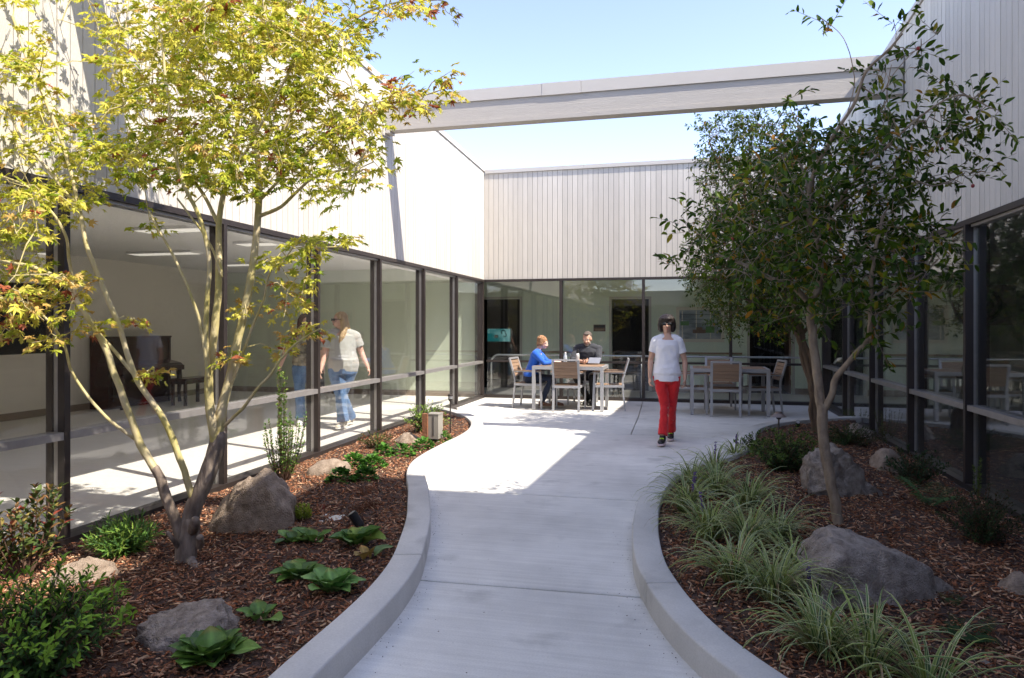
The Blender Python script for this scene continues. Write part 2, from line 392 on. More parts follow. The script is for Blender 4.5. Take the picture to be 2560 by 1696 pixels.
MB().box(XR-.012, XR+.16, YC-.108, YC-.003, .05, ZH-.052).build('corner_post', M['bronze'], RR)
# end wing, boards across X
n = int((XR-XL)/P_)
for i in range(n+1):
    a = XL+.004+i*P_; c = min(a+P_-.006, XR-.003); j = R.uniform(0, .0022)
    MB().box(a, c, YC-j, YC+.02, ZH+.001, ZB).build('siding_board', M['siding'], BR)
MB().box(XL, XR, YC+.0225, YC+.12, ZH, ZB).build('siding_backing', M['groove'], BR)
for a, c in ((XL+.024, -1.9), (-1.897, 1.1), (1.103, XR-.024)):
    MB().box(a, c, YC-.03, YC+.14, ZB+.002, ZB+.075).build('coping', M['trim'], BR)
MB().box(XL+.002, XR-.002, YC-.012, YC+.1, ZH-.045, ZH-.001).build('head_frame', M['bronze'], BR)
MB().box(XL+.002, XR-.002, YC-.03, YC+.12, 0, .055).build('sill_frame', M['bronze'], BR)
MB().box(XL+.002, XR-.002, YC-.06, YC+.12, -.3, -.002).build('sill_footing', M['kerb'], BR)
mx = [XL+1.567+1.596*i for i in range(4)]; mx = [m_ for m_ in mx if m_ < XR-.3]
for m_ in mx:
    o = MB().box(m_-.026, m_+.026, YC-.02, YC+.035, .055, ZH-.046).box(m_-.026, m_+.026, YC+.07, YC+.12, .055, ZH-.046).build('mullion', M['bronze'], BR)
    MB().box(m_-.02, m_+.02, YC+.037, YC+.068, .055, ZH-.046).build('glazing_bead', M['alu'], o)
ed = [XL+.05]+[q for m_ in mx for q in (m_-.027, m_+.027)]+[XR-.05]
for a, c in zip(ed[0::2], ed[1::2]):
    MB().box(a, c, YC-.012, YC+.09, ZR-.03, ZR+.01).build('mid_rail', M['bronze'], BR)
    MB().box(a, c, YC+.052, YC+.06, .055, ZR-.031).build('glass_pane', M['glass2'], BR)
    MB().box(a, c, YC+.052, YC+.06, ZR+.011, ZH-.047).build('glass_pane', M['glass2'], BR)
# ---- left room
lo_ = mat('lit_diffuser', (.8, .78, .72), .5); lo_.node_tree.nodes['Principled BSDF'].inputs['Emission Color'].default_value = (1, .93, .82, 1); lo_.node_tree.nodes['Principled BSDF'].inputs['Emission Strength'].default_value = .12; M['lamp_on'] = lo_
LX = -9.95
def part(root, name, m, *b): return MB().box(*b).build(name, M[m], root)
part(LR, 'room_floor', 'room_floor', LX, XL-.131, -4, YC, -.2, 0)
part(LR, 'room_ceiling', 'ceil', LX, XL-.13, -4, YC, 2.62, 2.72)
part(LR, 'far_wall', 'beige_wall', LX-.12, LX, -4, YC+.0, -.2, 4.4)
part(LR, 'end_wall', 'green_wall', LX-.12, XL-.17, YC+.001, YC+.11, -.2, 4.4)
part(LR, 'near_wall', 'beige_wall', LX-.12, XL-.13, -4.12, -4.001, -.2, 4.4)
part(LR, 'skirting', 'skirt', LX+.001, LX+.014, -4, YC-.02, .0, .11)
part(LR, 'skirting', 'skirt', LX+.02, XL-.18, YC-.014, YC-.001, .0, .11)
part(LR, 'roof_deck', 'roof', LX-.12, XL-.13, -4.12, YC+.11, 4.2, 4.3)
part(LR, 'soffit_closure', 'ceil', XL-.29, XL-.131, -4, YC, 2.3, 2.619)
for (x, y) in ((422, 528), (380, 584), (60, 585), (640, 560), (560, 610)):
    q = G(x, y, 2.61); o = part(LR, 'ceiling_light', 'white_pl', q.x-.6, q.x+.6, q.y-.15, q.y+.15, 2.585, 2.619)
    MB().box(q.x-.57, q.x+.57, q.y-.12, q.y+.12, 2.578, 2.584).build('diffuser', M['lamp_on'], o)
for q in [Vector((x, y, 0)) for x in (-5.2, -7., -8.8) for y in (-2.5, -.2, 2.1)]:  # extra glowing fixtures added out of view to brighten the room
    o = part(LR, 'ceiling_light', 'white_pl', q.x-.6, q.x+.6, q.y-.15, q.y+.15, 2.585, 2.619)
    MB().box(q.x-.57, q.x+.57, q.y-.12, q.y+.12, 2.578, 2.584).build('diffuser', M['lamp_on'], o)
for (x, y) in ((215, 889), (226, 888), (462, 866)):
    q = AX(x, y, LX+.004); o = part(LR, 'wall_socket', 'white_pl', LX+.001, LX+.008, q.y-.04, q.y+.04, q.z-.06, q.z+.06)
a = AX(-60, 690, LX); b = AX(116, 837, LX)
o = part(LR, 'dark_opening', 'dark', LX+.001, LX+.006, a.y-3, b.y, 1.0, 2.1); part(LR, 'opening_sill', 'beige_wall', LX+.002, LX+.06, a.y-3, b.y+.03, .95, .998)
# ---- corridor behind the end windows
YW = 15.65
part(BR, 'corridor_floor', 'corr_floor', -10, 9, YC+.121, YW+2.6, -.2, 0)
part(BR, 'corridor_ceiling', 'ceil', -10, 9, YC+.121, YW, 2.50, 2.6)
part(BR, 'upper_wall', 'green_wall', XL, XR, YC+.14, YC+.2, 2.38, 2.6)
ops = [(-5.7, -3.66, 2.06), (-1.56, -.75, 2.035), (1.36, 2.2, 2.01)]
xs = -10.
for (a, c, zt) in ops:
    part(BR, 'corridor_wall', 'green_wall', xs, a, YW, YW+.12, 0, 2.6); part(BR, 'wall_over_door', 'green_wall', a, c, YW, YW+.12, zt, 2.6)
    if xs > -9: part(BR, 'skirting', 'skirt', xs+.06, a-.06, YW-.013, YW-.001, 0, .13)
    fr = MB().box(a-.055, a-.002, YW-.02, YW+.13, 0, zt+.05).box(c+.002, c+.055, YW-.02, YW+.13, 0, zt+.05).box(a-.002, c+.002, YW-.02, YW+.13, zt+.002, zt+.05).build('door_frame', M['door_frame'], BR)
    xs = c
part(BR, 'corridor_wall', 'green_wall', xs, 9, YW, YW+.12, 0, 2.6); part(BR, 'skirting', 'skirt', xs+.06, 9, YW-.013, YW-.001, 0, .13)
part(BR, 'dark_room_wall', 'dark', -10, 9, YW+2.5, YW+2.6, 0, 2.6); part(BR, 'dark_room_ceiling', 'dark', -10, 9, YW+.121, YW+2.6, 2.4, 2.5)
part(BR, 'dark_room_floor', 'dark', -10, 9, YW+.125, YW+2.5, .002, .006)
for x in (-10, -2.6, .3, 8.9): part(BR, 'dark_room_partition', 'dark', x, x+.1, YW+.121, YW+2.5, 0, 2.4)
part(BR, 'roof_deck', 'roof', -10, 9, YC+.125, YW+2.7, 4.2, 4.3)
part(BR, 'outer_wall', 'siding', -10, 9, YW+2.61, YW+2.75, -.2, 4.5)
part(BR, 'corridor_end_wall', 'green_wall', -10.1, -10, YC+.12, YW+2.6, 0, 4.4); part(BR, 'corridor_end_wall', 'green_wall', 9, 9.1, YC+.12, YW+2.6, 0, 4.4)
# open door leaf of the right doorway, with hinges and lever
o = MB().box(2.165, 2.203, YW+.13, YW+.93, .01, 1.99).build('door', M['door'], BR)
for z in (.35, 1.25, 1.85): MB().box(2.188, 2.2035, YW+.10, YW+.128, z-.05, z+.05).build('hinge', M['steel'], o)
MB().bar((2.12, YW+.85, 1.05), (2.05, YW+.85, 1.05), .02, .02).bar((2.16, YW+.85, 1.05), (2.12, YW+.85, 1.05), .03, .03).build('lever', M['steel'], o)
# oak handrail pieces on the corridor wall with brackets
for a, c in ((-3.35, -1.72), (-.55, 1.2)):
    o = MB().box(a, c, YW-.09, YW-.05, .83, .87).build('wall_handrail', M['wood_rail'], BR)
    for q in (a+.25, (a+c)/2, c-.25): MB().bar((q, YW-.001, .80), (q, YW-.07, .828), .02, .012).build('bracket', M['steel'], o)
# strobe and plaque
q = AY(1455, 659, YW-.03); part(BR, 'alarm_strobe', 'white_pl', q.x-.08, q.x+.08, YW-.05, YW-.001, q.z-.09, q.z+.09)
# ---- right wing interior
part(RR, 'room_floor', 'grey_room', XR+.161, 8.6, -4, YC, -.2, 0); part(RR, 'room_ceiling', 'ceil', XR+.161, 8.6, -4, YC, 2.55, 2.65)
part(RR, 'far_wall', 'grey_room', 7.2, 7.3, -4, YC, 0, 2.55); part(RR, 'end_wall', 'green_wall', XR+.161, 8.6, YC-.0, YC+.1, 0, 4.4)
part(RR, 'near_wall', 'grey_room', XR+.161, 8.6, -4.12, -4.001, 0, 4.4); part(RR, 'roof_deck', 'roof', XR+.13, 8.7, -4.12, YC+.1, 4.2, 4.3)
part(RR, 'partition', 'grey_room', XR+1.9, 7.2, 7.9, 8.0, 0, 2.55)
MB().box(XR+.06, 8.7, -4.1, 3.9, 4.3, 7.5).build('added_shade_storey', M['siding'], RR)  # unseen storey added out of view to shade the near path and bed
# ---- wing behind the viewpoint
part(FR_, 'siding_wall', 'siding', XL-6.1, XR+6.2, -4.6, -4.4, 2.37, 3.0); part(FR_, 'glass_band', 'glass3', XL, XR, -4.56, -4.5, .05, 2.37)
part(FR_, 'back_wall', 'grey_room', XL-6.1, XR+6.2, -8, -7.9, -.2, 3.0); part(FR_, 'roof_deck', 'roof', XL-6.1, XR+6.2, -8, -4.6, 2.8, 2.9)
part(FR_, 'room_floor', 'grey_room', XL-6.1, XR+6.2, -7.9, -4.6, -.2, 0)
for i in range(5): part(FR_, 'mullion', 'bronze', XL+i*1.58-.03, XL+i*1.58+.03, -4.6, -4.45, 0, 2.37)

# ---------------------------------------------------------------- overhead beams
def obeam(y, label):
    r = empty('overhead_beam', (0, y, 4.05), label, 'beam', group='beams across the courtyard')
    b = MB().box(XL+.03, XR-.022, y, y+.155, 4.05, 4.352); b.build('timber', M['beam'], r)
    MB().box(XL+.03, XR-.022, y-.012, y+.16, 4.05+.001, 4.105).build('lower_board', M['beam'], r)
    MB().box(XL+.32, -1.75, y-.02, y+.175, 4.354, 4.505).build('metal_cap', M['trim'], r)
    MB().box(-1.747, -1.25, y-.023, y+.178, 4.352, 4.507).build('metal_cap', M['trim'], r)
    MB().box(-1.247, XR-.022, y-.02, y+.175, 4.354, 4.505).build('metal_cap', M['trim'], r)
    MB().box(XL+.025, XL+.31, y-.005, y+.15, 4.354, 4.44).build('end_block', M['beam'], r)
    MB().box(XL+.003, XL+.022, y-.06, y+.2, 3.99, 4.50).box(XL+.023, XL+.09, y-.02, y+.16, 4.02, 4.048).build('wall_bracket', M['trim'], r)
    return r
obeam(8.718, 'painted beam with metal cap spanning the courtyard against the sky')
obeam(3.66, 'painted beam crossing high over the near end of the path')

# ---------------------------------------------------------------- kerbs
K = .9101
LO = [(-1.2, -5), (-1.3, -2), (-1.42, 1.3), (-1.47, 2.6), (-1.48, 3.22), (-1.51, 3.65), (-1.58, 4.06), (-1.71, 4.52), (-1.86, 4.99), (-2.04, 5.45), (-2.22, 5.9), (-2.4, 6.3), (-2.55, 6.7), (-2.64, 7.1), (-2.68, 7.6), (-2.69, 8.2), (-2.69, 8.8), (-2.75, 9.4), (-2.92, 10.05), (-3.25, 10.75), (-3.75, 11.4), (-4.28, 11.9)]
RO = [(1.15, -5), (1.1, -1), (1.0, 1.0), (.75, 2.0), (.42, 2.68), (.13, 3.14), (-.02, 3.43), (-.13, 3.72), (-.22, 4.03), (-.29, 4.35), (-.34, 4.8), (-.365, 5.3), (-.365, 5.85), (-.32, 6.45), (-.18, 7.05), (.08, 7.65), (.38, 8.2), (.58, 8.7), (.69, 9.2), (.74, 9.75), (.86, 10.35), (1.13, 10.95), (1.6, 11.5), (2.15, 11.9), (2.64, 12.15)]
def spline(pts, n=14):
    P = [Vector((x*K, y*K)) for x, y in pts]; out = []
    for i in range(len(P)-1):
        p0, p1, p2, p3 = P[max(i-1, 0)], P[i], P[i+1], P[min(i+2, len(P)-1)]
        for k in range(n):
            t = k/n
            out.append(.5*((2*p1)+(p2-p0)*t+(2*p0-5*p1+4*p2-p3)*t*t+(-p0+3*p1-3*p2+p3)*t**3))
    out.append(P[-1]); return out
SL, SRR = spline(LO), spline(RO)
KW, KH = .165, .128
def kerb(S, sgn, label, joints):
    root = empty('kerb', (S[40].x, S[40].y, 0), label, 'kerb')
    ns = []
    for i in range(len(S)):
        t = (S[min(i+1, len(S)-1)]-S[max(i-1, 0)]).normalized(); ns.append(Vector((-t.y, t.x))*sgn)
    inner = [S[i]+ns[i]*KW for i in range(len(S))]
    prof = [(0, -.1), (0, KH-.010), (.003, KH-.003), (.010, KH), (KW-.010, KH), (KW-.003, KH-.003), (KW, KH-.010), (KW, -.1)]
    cuts = [0]+[min(range(len(S)), key=lambda i: abs(S[i].y-j)) for j in joints]+[len(S)-1]
    for a, c in zip(cuts[:-1], cuts[1:]):
        V = []; Fc = []
        for i in range(a, c+1):
            s_ = S[i]
            if i == c and c != len(S)-1: s_ = S[i]*.97+S[i-1]*.03 - (S[i]-S[i-1]).normalized()*.003
            for d, z in prof:
                q = s_+ns[i]*d; V.append((q.x, q.y, z))
        m_ = len(prof)
        for i in range(c-a):
            for k in range(m_-1):
                Fc.append((i*m_+k, (i+1)*m_+k, (i+1)*m_+k+1, i*m_+k+1))
        Fc.append(tuple(range(m_))); Fc.append(tuple((c-a)*m_+k for k in range(m_-1, -1, -1)))
        o = MB().add(V, Fc).build('kerb_segment', M['kerb'], root, smooth=False)
        for p_ in o.data.polygons: p_.use_smooth = len(p_.vertices) == 4
    return inner
IL = kerb(SL, 1, 'curving concrete kerb along the sunny planting bed with the yellow maple', [1.6, 3.75, 5.9, 7.8, 9.3])
IR = kerb(SRR, -1, 'curving concrete kerb along the shaded planting bed with striped grasses', [1.6, 3.6, 5.6, 7.5, 9.6])
def xat(I, y):
    for a, c in zip(I[:-1], I[1:]):
        if a.y <= y <= c.y and c.y > a.y: return a.x+(c.x-a.x)*(y-a.y)/(c.y-a.y)
    return I[-1].x if y > I[-1].y else I[0].x
# ---------------------------------------------------------------- mulch beds
def bedz(x, y, left):
    if left: w = (x-XL)/max(.05, xat(IL, y)-XL)
    else: w = (XR-x)/max(.05, XR-xat(IR, y))
    w = min(1, max(0, w))
    return .005+.075*w**.7+.03*math.sin(math.pi*w)+noise.noise(Vector((x*1.6, y*1.6, 3)))*.02+noise.noise(Vector((x*9, y*9, 1)))*.008
def bed(left, label):
    I = IL if left else IR; yend = I[-1].y if not left else I[-1].y
    yend -= .02
    V = []; F = []; nx = 40; ys = np.arange(-4.3, yend, .05)
    for y in ys:
        xi = xat(I, y); xw = XL+.046 if left else XR-.046
        for k in range(nx+1):
            x = xw+(xi-xw)*k/nx; V.append((x, y, bedz(x, y, left)))
    for j in range(len(ys)-1):
        for k in range(nx):
            q = (j*(nx+1)+k, j*(nx+1)+k+1, (j+1)*(nx+1)+k+1, (j+1)*(nx+1)+k)
            F.append(q if left else q[::-1])
    o = MB().add(V, F).build('mulch_bed', M['soil'], None, smooth=True); tag(o, kind='structure')
    # bark chips
    T = np.array([(-1, -.5, -.5), (1, -.35, -.5), (.8, .5, -.5), (-.9, .45, -.5), (-.85, -.4, .5), (.9, -.3, .4), (.7, .35, .5), (-.8, .4, .45)])*.5
    Fb = np.array([(3, 2, 1, 0), (4, 5, 6, 7), (0, 1, 5, 4), (1, 2, 6, 5), (2, 3, 7, 6), (3, 0, 4, 7)])
    pal = np.array([(.19, .08, .044), (.25, .125, .075), (.34, .20, .13), (.10, .045, .028), (.05, .025, .017), (.23, .09, .045), (.40, .27, .18), (.15, .072, .042)])
    pos = []; 
    bands = [(1.2, 3.2, 3000), (3.2, 4.6, 2700), (4.6, 6.5, 1900), (6.5, 9, 1200), (9, yend, 800)]
    for y0, y1, dens in bands:
        wmax = 3.6; n = int(dens*wmax*(y1-y0))
        for _ in range(n):
            y = R.uniform(y0, y1); xw = XL+.06 if left else XR-wmax; x = xw+R.random()*wmax
            xi = xat(I, y)
            if left and x > xi-.015: continue
            if not left and (x < xi+.015 or x > XR-.06): continue
            pos.append((x, y))
    pos.sort(key=lambda p: p[0]**2+p[1]**2)
    n = len(pos); rs = NR
    Lc = rs.uniform(.016, .05, n)*np.where(rs.random(n) < .12, 1.5, 1); Lc *= np.where(rs.random(n) < .3, .5, 1); Wc = rs.uniform(.005, .022, n); Tc = rs.uniform(.003, .009, n)
    yaw = rs.uniform(0, 2*np.pi, n); pit = rs.normal(0, .32, n); rol = rs.normal(0, .5, n)
    cyw, syw, cp, sp, cr, sr = np.cos(yaw), np.sin(yaw), np.cos(pit), np.sin(pit), np.cos(rol), np.sin(rol)
    Rm = np.empty((n, 3, 3)); Rm[:, 0, 0] = cyw*cp; Rm[:, 0, 1] = cyw*sp*sr-syw*cr; Rm[:, 0, 2] = cyw*sp*cr+syw*sr
    Rm[:, 1, 0] = syw*cp; Rm[:, 1, 1] = syw*sp*sr+cyw*cr; Rm[:, 1, 2] = syw*sp*cr-cyw*sr
    Rm[:, 2, 0] = -sp; Rm[:, 2, 1] = cp*sr; Rm[:, 2, 2] = cp*cr
    S_ = np.stack([Lc, Wc, Tc], 1)
    P0 = np.array([(x, y, bedz(x, y, left)+R.uniform(.0, .014)) for x, y in pos])
    TT = T[None]+rs.normal(0, .09, (n, 8, 3))
    V = np.einsum('nij,nkj->nki', Rm, TT*S_[:, None, :])+P0[:, None, :]
    C = pal[rs.integers(0, len(pal), n)]*rs.uniform(.85, 1.9, (n, 1))*np.array([[1.05, 1., .92]]); C = np.repeat(C[:, None, :], 8, 1)
    vis = [i for i in range(n) if pos[i][1] > 2.2 and abs((pos[i][0]*CT+pos[i][1]*ST)/(pos[i][1]*CT-pos[i][0]*ST)) < .74 and math.hypot(*pos[i]) > 2.5][:300]
    vs = set(vis)
    for i in vis:
        me = np_mesh('wood_chip', V[i]-P0[i], Fb, M['chip'], C[i]); q = bpy.data.objects.new('wood_chip', me); COL.objects.link(q); q.location = P0[i]; q.parent = o
    rest = np.array([i for i in range(n) if i not in vs])
    Fs = (Fb[None]+8*np.arange(len(rest))[:, None, None]).reshape(-1, 4)
    tag(link('bark_chips', np_mesh('bark_chips', V[rest], Fs, M['chip'], C[rest]), o), kind='stuff')
    return o
bed(True, ''); bed(False, '')
# ================================================================ FURNITURE
def chair_at(proto, kids, x, y, rz, label, group=None):
    r = copy_tree(proto, (x, y, 0), rz, label, kids)
    if group: r['group'] = group
    return r
def lb(b, name, m, root, smooth=False): return b.build(name, M[m], root, smooth, world=False)
def make_chair():
    r = empty('patio_armchair', (0, 0, 0), 'x', 'chair', group='slatted patio armchairs at the two tables')
    kids = []
    for s in (-1, 1):
        # rear leg runs up into the back post
        b = MB(); xr = .215*s
        pts = [(xr, -.27, .004), (xr, -.225, .42), (xr, -.235, .55), (xr, -.33, .87)]
        for a, c in zip(pts[:-1], pts[1:]): b.bar(a, (Vector(c)+(Vector(c)-Vector(a)).normalized()*.004), .038, .024, (0, 1, 0))
        kids.append((lb(b, 'leg', 'chair_alu', r), []))
        b = MB().bar((.25*s, .27, .004), (.25*s, .245, .635), .026, .036, (0, 1, 0))
        kids.append((lb(b, 'leg', 'chair_alu', r), []))
        b = MB().bar((.252*s, .262, .645), (.24*s, -.262, .645), .03, .018); fr = lb(b, 'arm_frame', 'chair_alu', r)
        b = MB().bar((.253*s, .275, .663), (.242*s, -.235, .663), .05, .016); kids.append((lb(b, 'arm_rest', 'slat', r), [])); kids.append((fr, []))
    tr = MB().bar((-.215, -.328, .868), (.215, -.328, .868), .026, .03)
    b = MB().bar((-.2, -.24, .415), (.2, -.24, .415), .03, .04)
    b.bar((-.24, .24, .42), (.24, .24, .42), .03, .04).bar((-.228, -.235, .418), (-.245, .24, .418), .022, .038).bar((.228, -.235, .418), (.245, .24, .418), .022, .038)
    kids.append((lb(b, 'seat_frame', 'chair_alu', r), [])); kids.append((lb(tr, 'top_rail', 'chair_alu', r), []))
    for i in range(5):
        z = .585+i*.056; y = -.235-(z-.55)*.297
        b = MB()
        b.bar((-.196, y, z), (.196, y, z), .018, .052, (0, -.28, 1)); kids.append((lb(b, 'back_slat', 'slat', r), []))
    for i in range(7):
        y = -.195+i*.063; z = .437-.012*math.sin(math.pi*(i+.5)/7)
        b = MB().bar((-.222, y, z), (.222, y, z), .055, .016); kids.append((lb(b, 'seat_slat', 'slat', r), []))
    return r, kids
CP, CK = make_chair()
chairs = [
 (-1.915, 11.83, 0, 'armchair with its slatted back to the path at the table where two people sit'),
 (-1.25, 12.08, math.radians(96), 'empty armchair at the right end of the table with the seated pair'),
 (-2.62, 12.08, math.radians(-96), 'armchair in which the woman in the blue cardigan sits'),
 (-1.80, 12.88, math.radians(180), 'armchair against the glass in which the bearded man sits'),
 (.64, 11.75, 0, 'armchair with its back to the path at the empty table'),
 (1.23, 12.05, math.radians(100), 'armchair at the right end of the empty table near the tree trunks'),
 (.10, 12.02, math.radians(-92), 'armchair at the left end of the empty table behind the walking woman'),
 (.60, 12.72, math.radians(180), 'armchair on the window side of the empty table, only its top rail showing')]
for i, (x, y, a, l) in enumerate(chairs):
    if i == 0: CP.location = (x, y, 0); CP.rotation_euler = (0, 0, a); CP['label'] = l
    else: chair_at(CP, CK, x, y, a, l)
def make_table():
    r = empty('patio_table', (0, 0, 0), 'x', 'table', group='slatted patio tables'); kids = []
    w, d, h = .61, .41, .752
    for sx in (-1, 1):
        for sy in (-1, 1):
            b = MB().box(sx*w-(.055 if sx > 0 else 0), sx*w+(0 if sx > 0 else .055), sy*d-(.055 if sy > 0 else 0), sy*d+(0 if sy > 0 else .055), .008, h-.058)
            o = lb(b, 'leg', 'chair_alu', r); cx = sx*(w-.0275); cy_ = sy*(d-.0275)
            kids.append((o, [lb(MB().box(cx-.022, cx+.022, cy_-.022, cy_+.022, .0005, .0075), 'foot_cap', 'black', o)]))
    b = MB().box(-w, w, -d, -d+.045, h-.057, h-.002).box(-w, w, d-.045, d, h-.057, h-.002).box(-w, -w+.045, -d+.046, d-.046, h-.057, h-.002).box(w-.045, w, -d+.046, d-.046, h-.057, h-.002)
    kids.append((lb(b, 'apron', 'chair_alu', r), []))
    n = 20; p = (2*w-.094)/n
    for i in range(n):
        x = -w+.047+i*p
        kids.append((lb(MB().box(x+.003, x+p-.003, -d+.047, d-.047, h-.018, h+.002), 'table_slat', 'slat', r), []))
    return r, kids
TP, TK = make_table()
TP.location = (-1.915, 12.11, 0); TP['label'] = 'slatted patio table with bottles, papers and two people seated at it'
copy_tree(TP, (.71, 12.05, 0), 0, 'empty slatted patio table to the right of the walking woman', TK)
# things on the left table
TZ = .755
b = MB().loft([((0, 0, 0), (.032, 0, 0), (0, .032, 0)), ((0, 0, .12), (.032, 0, 0), (0, .032, 0)), ((0, 0, .15), (.03, 0, 0), (0, .03, 0)), ((0, 0, .185), (.014, 0, 0), (0, .014, 0)), ((0, 0, .20), (.013, 0, 0), (0, .013, 0))], 16)
M['pet'] = mat('clear_bottle', (.62, .68, .72), .12, trans=.4); M['bottle_w'] = mat('white_bottle', (.7, .7, .7), .3, base2=(.1, .1, .1), scale=7)
o = empty('water_bottle', (-2.03, 12.2, TZ), 'clear plastic water bottle standing behind the front chair back, nearer the blue cardigan', 'bottle')
lb(b, 'body', 'pet', o, True); lb(MB().cyl((0, 0), .016, .201, .222, 14), 'cap', 'white_pl', o)
o = empty('drinking_flask', (-1.82, 12.25, TZ), 'white and black patterned drinking flask with a dark cap on the table', 'flask')
lb(MB().loft([((0, 0, 0), (.035, 0, 0), (0, .035, 0)), ((0, 0, .17), (.035, 0, 0), (0, .035, 0)), ((0, 0, .2), (.024, 0, 0), (0, .024, 0))], 16), 'body', 'bottle_w', o, True)
lb(MB().cyl((0, 0), .026, .201, .25, 16, .02), 'cap', 'black', o)
lb(MB().tube([(.02*math.cos(t), 0, .25+.022*math.sin(t)) for t in np.linspace(0, math.pi, 7)], .004, 6), 'carry_loop', 'black', o)
tag(MB().box(-2.28, -2.07, 11.95, 12.24, TZ, TZ+.006).build('paper_sheets', M['white_pl']), 'white sheets of paper lying before the woman in the blue cardigan', 'papers')
tb = MB().bar((-1.64, 12.36, TZ+.07), (-1.43, 12.33, TZ+.07), .010, .15, (0, .8, .62)).build('tablet', M['steel'])
tag(tb, 'silver tablet propped up in the hands of the bearded man', 'tablet')
MB().bar((-1.63, 12.366, TZ+.079), (-1.44, 12.338, TZ+.079), .002, .13, (0, .8, .62)).build('screen', M['black'], tb)
# inner guard rail behind the end glass
yr = YC+.22; xl, xr = XL+.09, XR-.12; zt = .85
pts = [(xl, yr, .003), (xl, yr, zt-.16)]+[(xl+.16-.16*math.cos(t), yr, zt-.16+.16*math.sin(t)) for t in np.linspace(.2, math.pi/2, 7)]
pts += [(xr-.16+.16*math.sin(t), yr, zt-.16+.16*math.cos(t)) for t in np.linspace(0, 1.37, 7)]+[(xr, yr, zt-.16), (xr, yr, .003)]
gr = empty('guard_rail', (0, yr, 0), 'bent steel tube guard rail running along behind the end windows', 'rail')
MB().tube(pts, .02, 10).build('tube', M['steel'], gr, True)
for x in (-2.4, -.8, .9): MB().tube([(x, yr, .003), (x, yr, zt-.02)], .012, 8).build('post', M['steel'], gr, True)
# dark stool-like walking frame behind the glass
wf = empty('dark_chair', (-1.05, 14.35, 0), 'dark chair standing in the corridor behind the right end of the occupied table', 'chair')
for x in (-.22, .22):
    for y in (-.2, .2): MB().bar((x-1.05, y+14.35, .002), (x*.9-1.05, y*.9+14.35, .45), .03, .03).build('leg', M['black'], wf)
MB().box(-1.29, -.81, 14.13, 14.57, .451, .49).build('seat', M['black'], wf); MB().box(-1.27, -.83, 14.55, 14.6, .5, .92).build('backrest', M['black'], wf)
cn = MB().tube([(-1.36, 13.95, .003), (-1.36, 13.95, .86)]+[(-1.29-.07*math.cos(t), 13.95, .86+.075*math.sin(t)) for t in np.linspace(.3, 2.9, 8)], .013, 8).build('walking_cane', M['black'], None, True)
tag(cn, 'black cane with a curved handle behind the glass beside the dark doorway', 'cane')
# pictures, plaque, screen on the corridor wall
def picture(x0, x1, z0, z1, label):
    o = empty('framed_picture', ((x0+x1)/2, YW, (z0+z1)/2), label, 'picture')
    f = .07
    MB().box(x0, x1, YW-.04, YW-.002, z0, z0+f).box(x0, x1, YW-.04, YW-.002, z1-f, z1).box(x0, x0+f, YW-.04, YW-.002, z0+f+.001, z1-f-.001).box(x1-f, x1, YW-.04, YW-.002, z0+f+.001, z1-f-.001).build('frame', M['frame_cream'], o)
    MB().box(x0+f, x1-f, YW-.02, YW-.012, z0+f, z1-f).build('print', mat('picture_print', (.16, .19, .22), .2, base2=(.42, .45, .46), scale=2.2, detail=2, stretch=(1, 1, 2.5)), o)
    for k in range(3):
        xx = x0+f+.05+k*(x1-x0-2*f-.1)/2.6; MB().box(xx, xx+.02, YW-.0225, YW-.0205, z0+f+.01, z1-f-.01).build('printed_post', M['frame_cream'], o)
    for k in range(3): MB().box(x0+f+.03, x1-f-.1, YW-.0245, YW-.023, z1-f-.1-.1*k, z1-f-.092-.1*k).build('printed_wire', M['black'], o)
    MB().box(x0+.35, x0+.62, YW-.026, YW-.0246, z0+f+.12, z0+f+.2).box(x0+.42, x0+.55, YW-.026, YW-.0246, z0+f+.2, z0+f+.25).build('printed_basket', M['door'], o)
    MB().box(x0+f+.02, x0+f+.2, YW-.0262, YW-.025, z1-f-.33, z1-f-.24).box(x0+.62, x0+.8, YW-.0262, YW-.0248, z0+f+.13, z0+f+.27).build('printed_leaves', mat('printed_green', (.08, .2, .05), .4), o)
picture(-.164, .84, 1.09, 1.85, 'large cream framed picture on the green corridor wall behind the walking woman')
sg = empty('wall_plaque', (-1.83, YW, 1.39), 'small brown plaque on the green wall left of the middle dark doorway', 'plaque')
MB().box(-1.965, -1.70, YW-.014, YW-.001, 1.317, 1.469).build('plate', M['door'], sg)
MB().box(-1.95, -1.715, YW-.017, YW-.0145, 1.40, 1.455).build('upper_strip', M['black'], sg)
MB().box(-1.93, -1.74, YW-.017, YW-.0145, 1.34, 1.365).build('lower_strip', M['wood_rail'], sg)
# wall screen in the dark room
em = bpy.data.materials.new('lit_screen'); em.use_nodes = True; nt = em.node_tree; p_ = nt.nodes['Principled BSDF']
tc = nt.nodes.new('ShaderNodeTexCoord'); nz = nt.nodes.new('ShaderNodeTexNoise'); nz.inputs['Scale'].default_value = 2.5; rp = nt.nodes.new('ShaderNodeValToRGB')
rp.color_ramp.elements[0].color = (.0, .13, .14, 1); rp.color_ramp.elements[1].color = (.25, .5, .5, 1); rp.color_ramp.elements[0].position = .4; rp.color_ramp.elements[1].position = .65
nt.links.new(tc.outputs['Object'], nz.inputs[0]); nt.links.new(nz.outputs[0], rp.inputs[0]); nt.links.new(rp.outputs[0], p_.inputs['Emission Color']); p_.inputs['Emission Strength'].default_value = .14
p_.inputs['Base Color'].default_value = (.01, .02, .02, 1)
sc = empty('wall_screen', (-4.4, 16.6, 1.2), 'teal lit screen glowing in the dark room behind the left end window', 'screen')
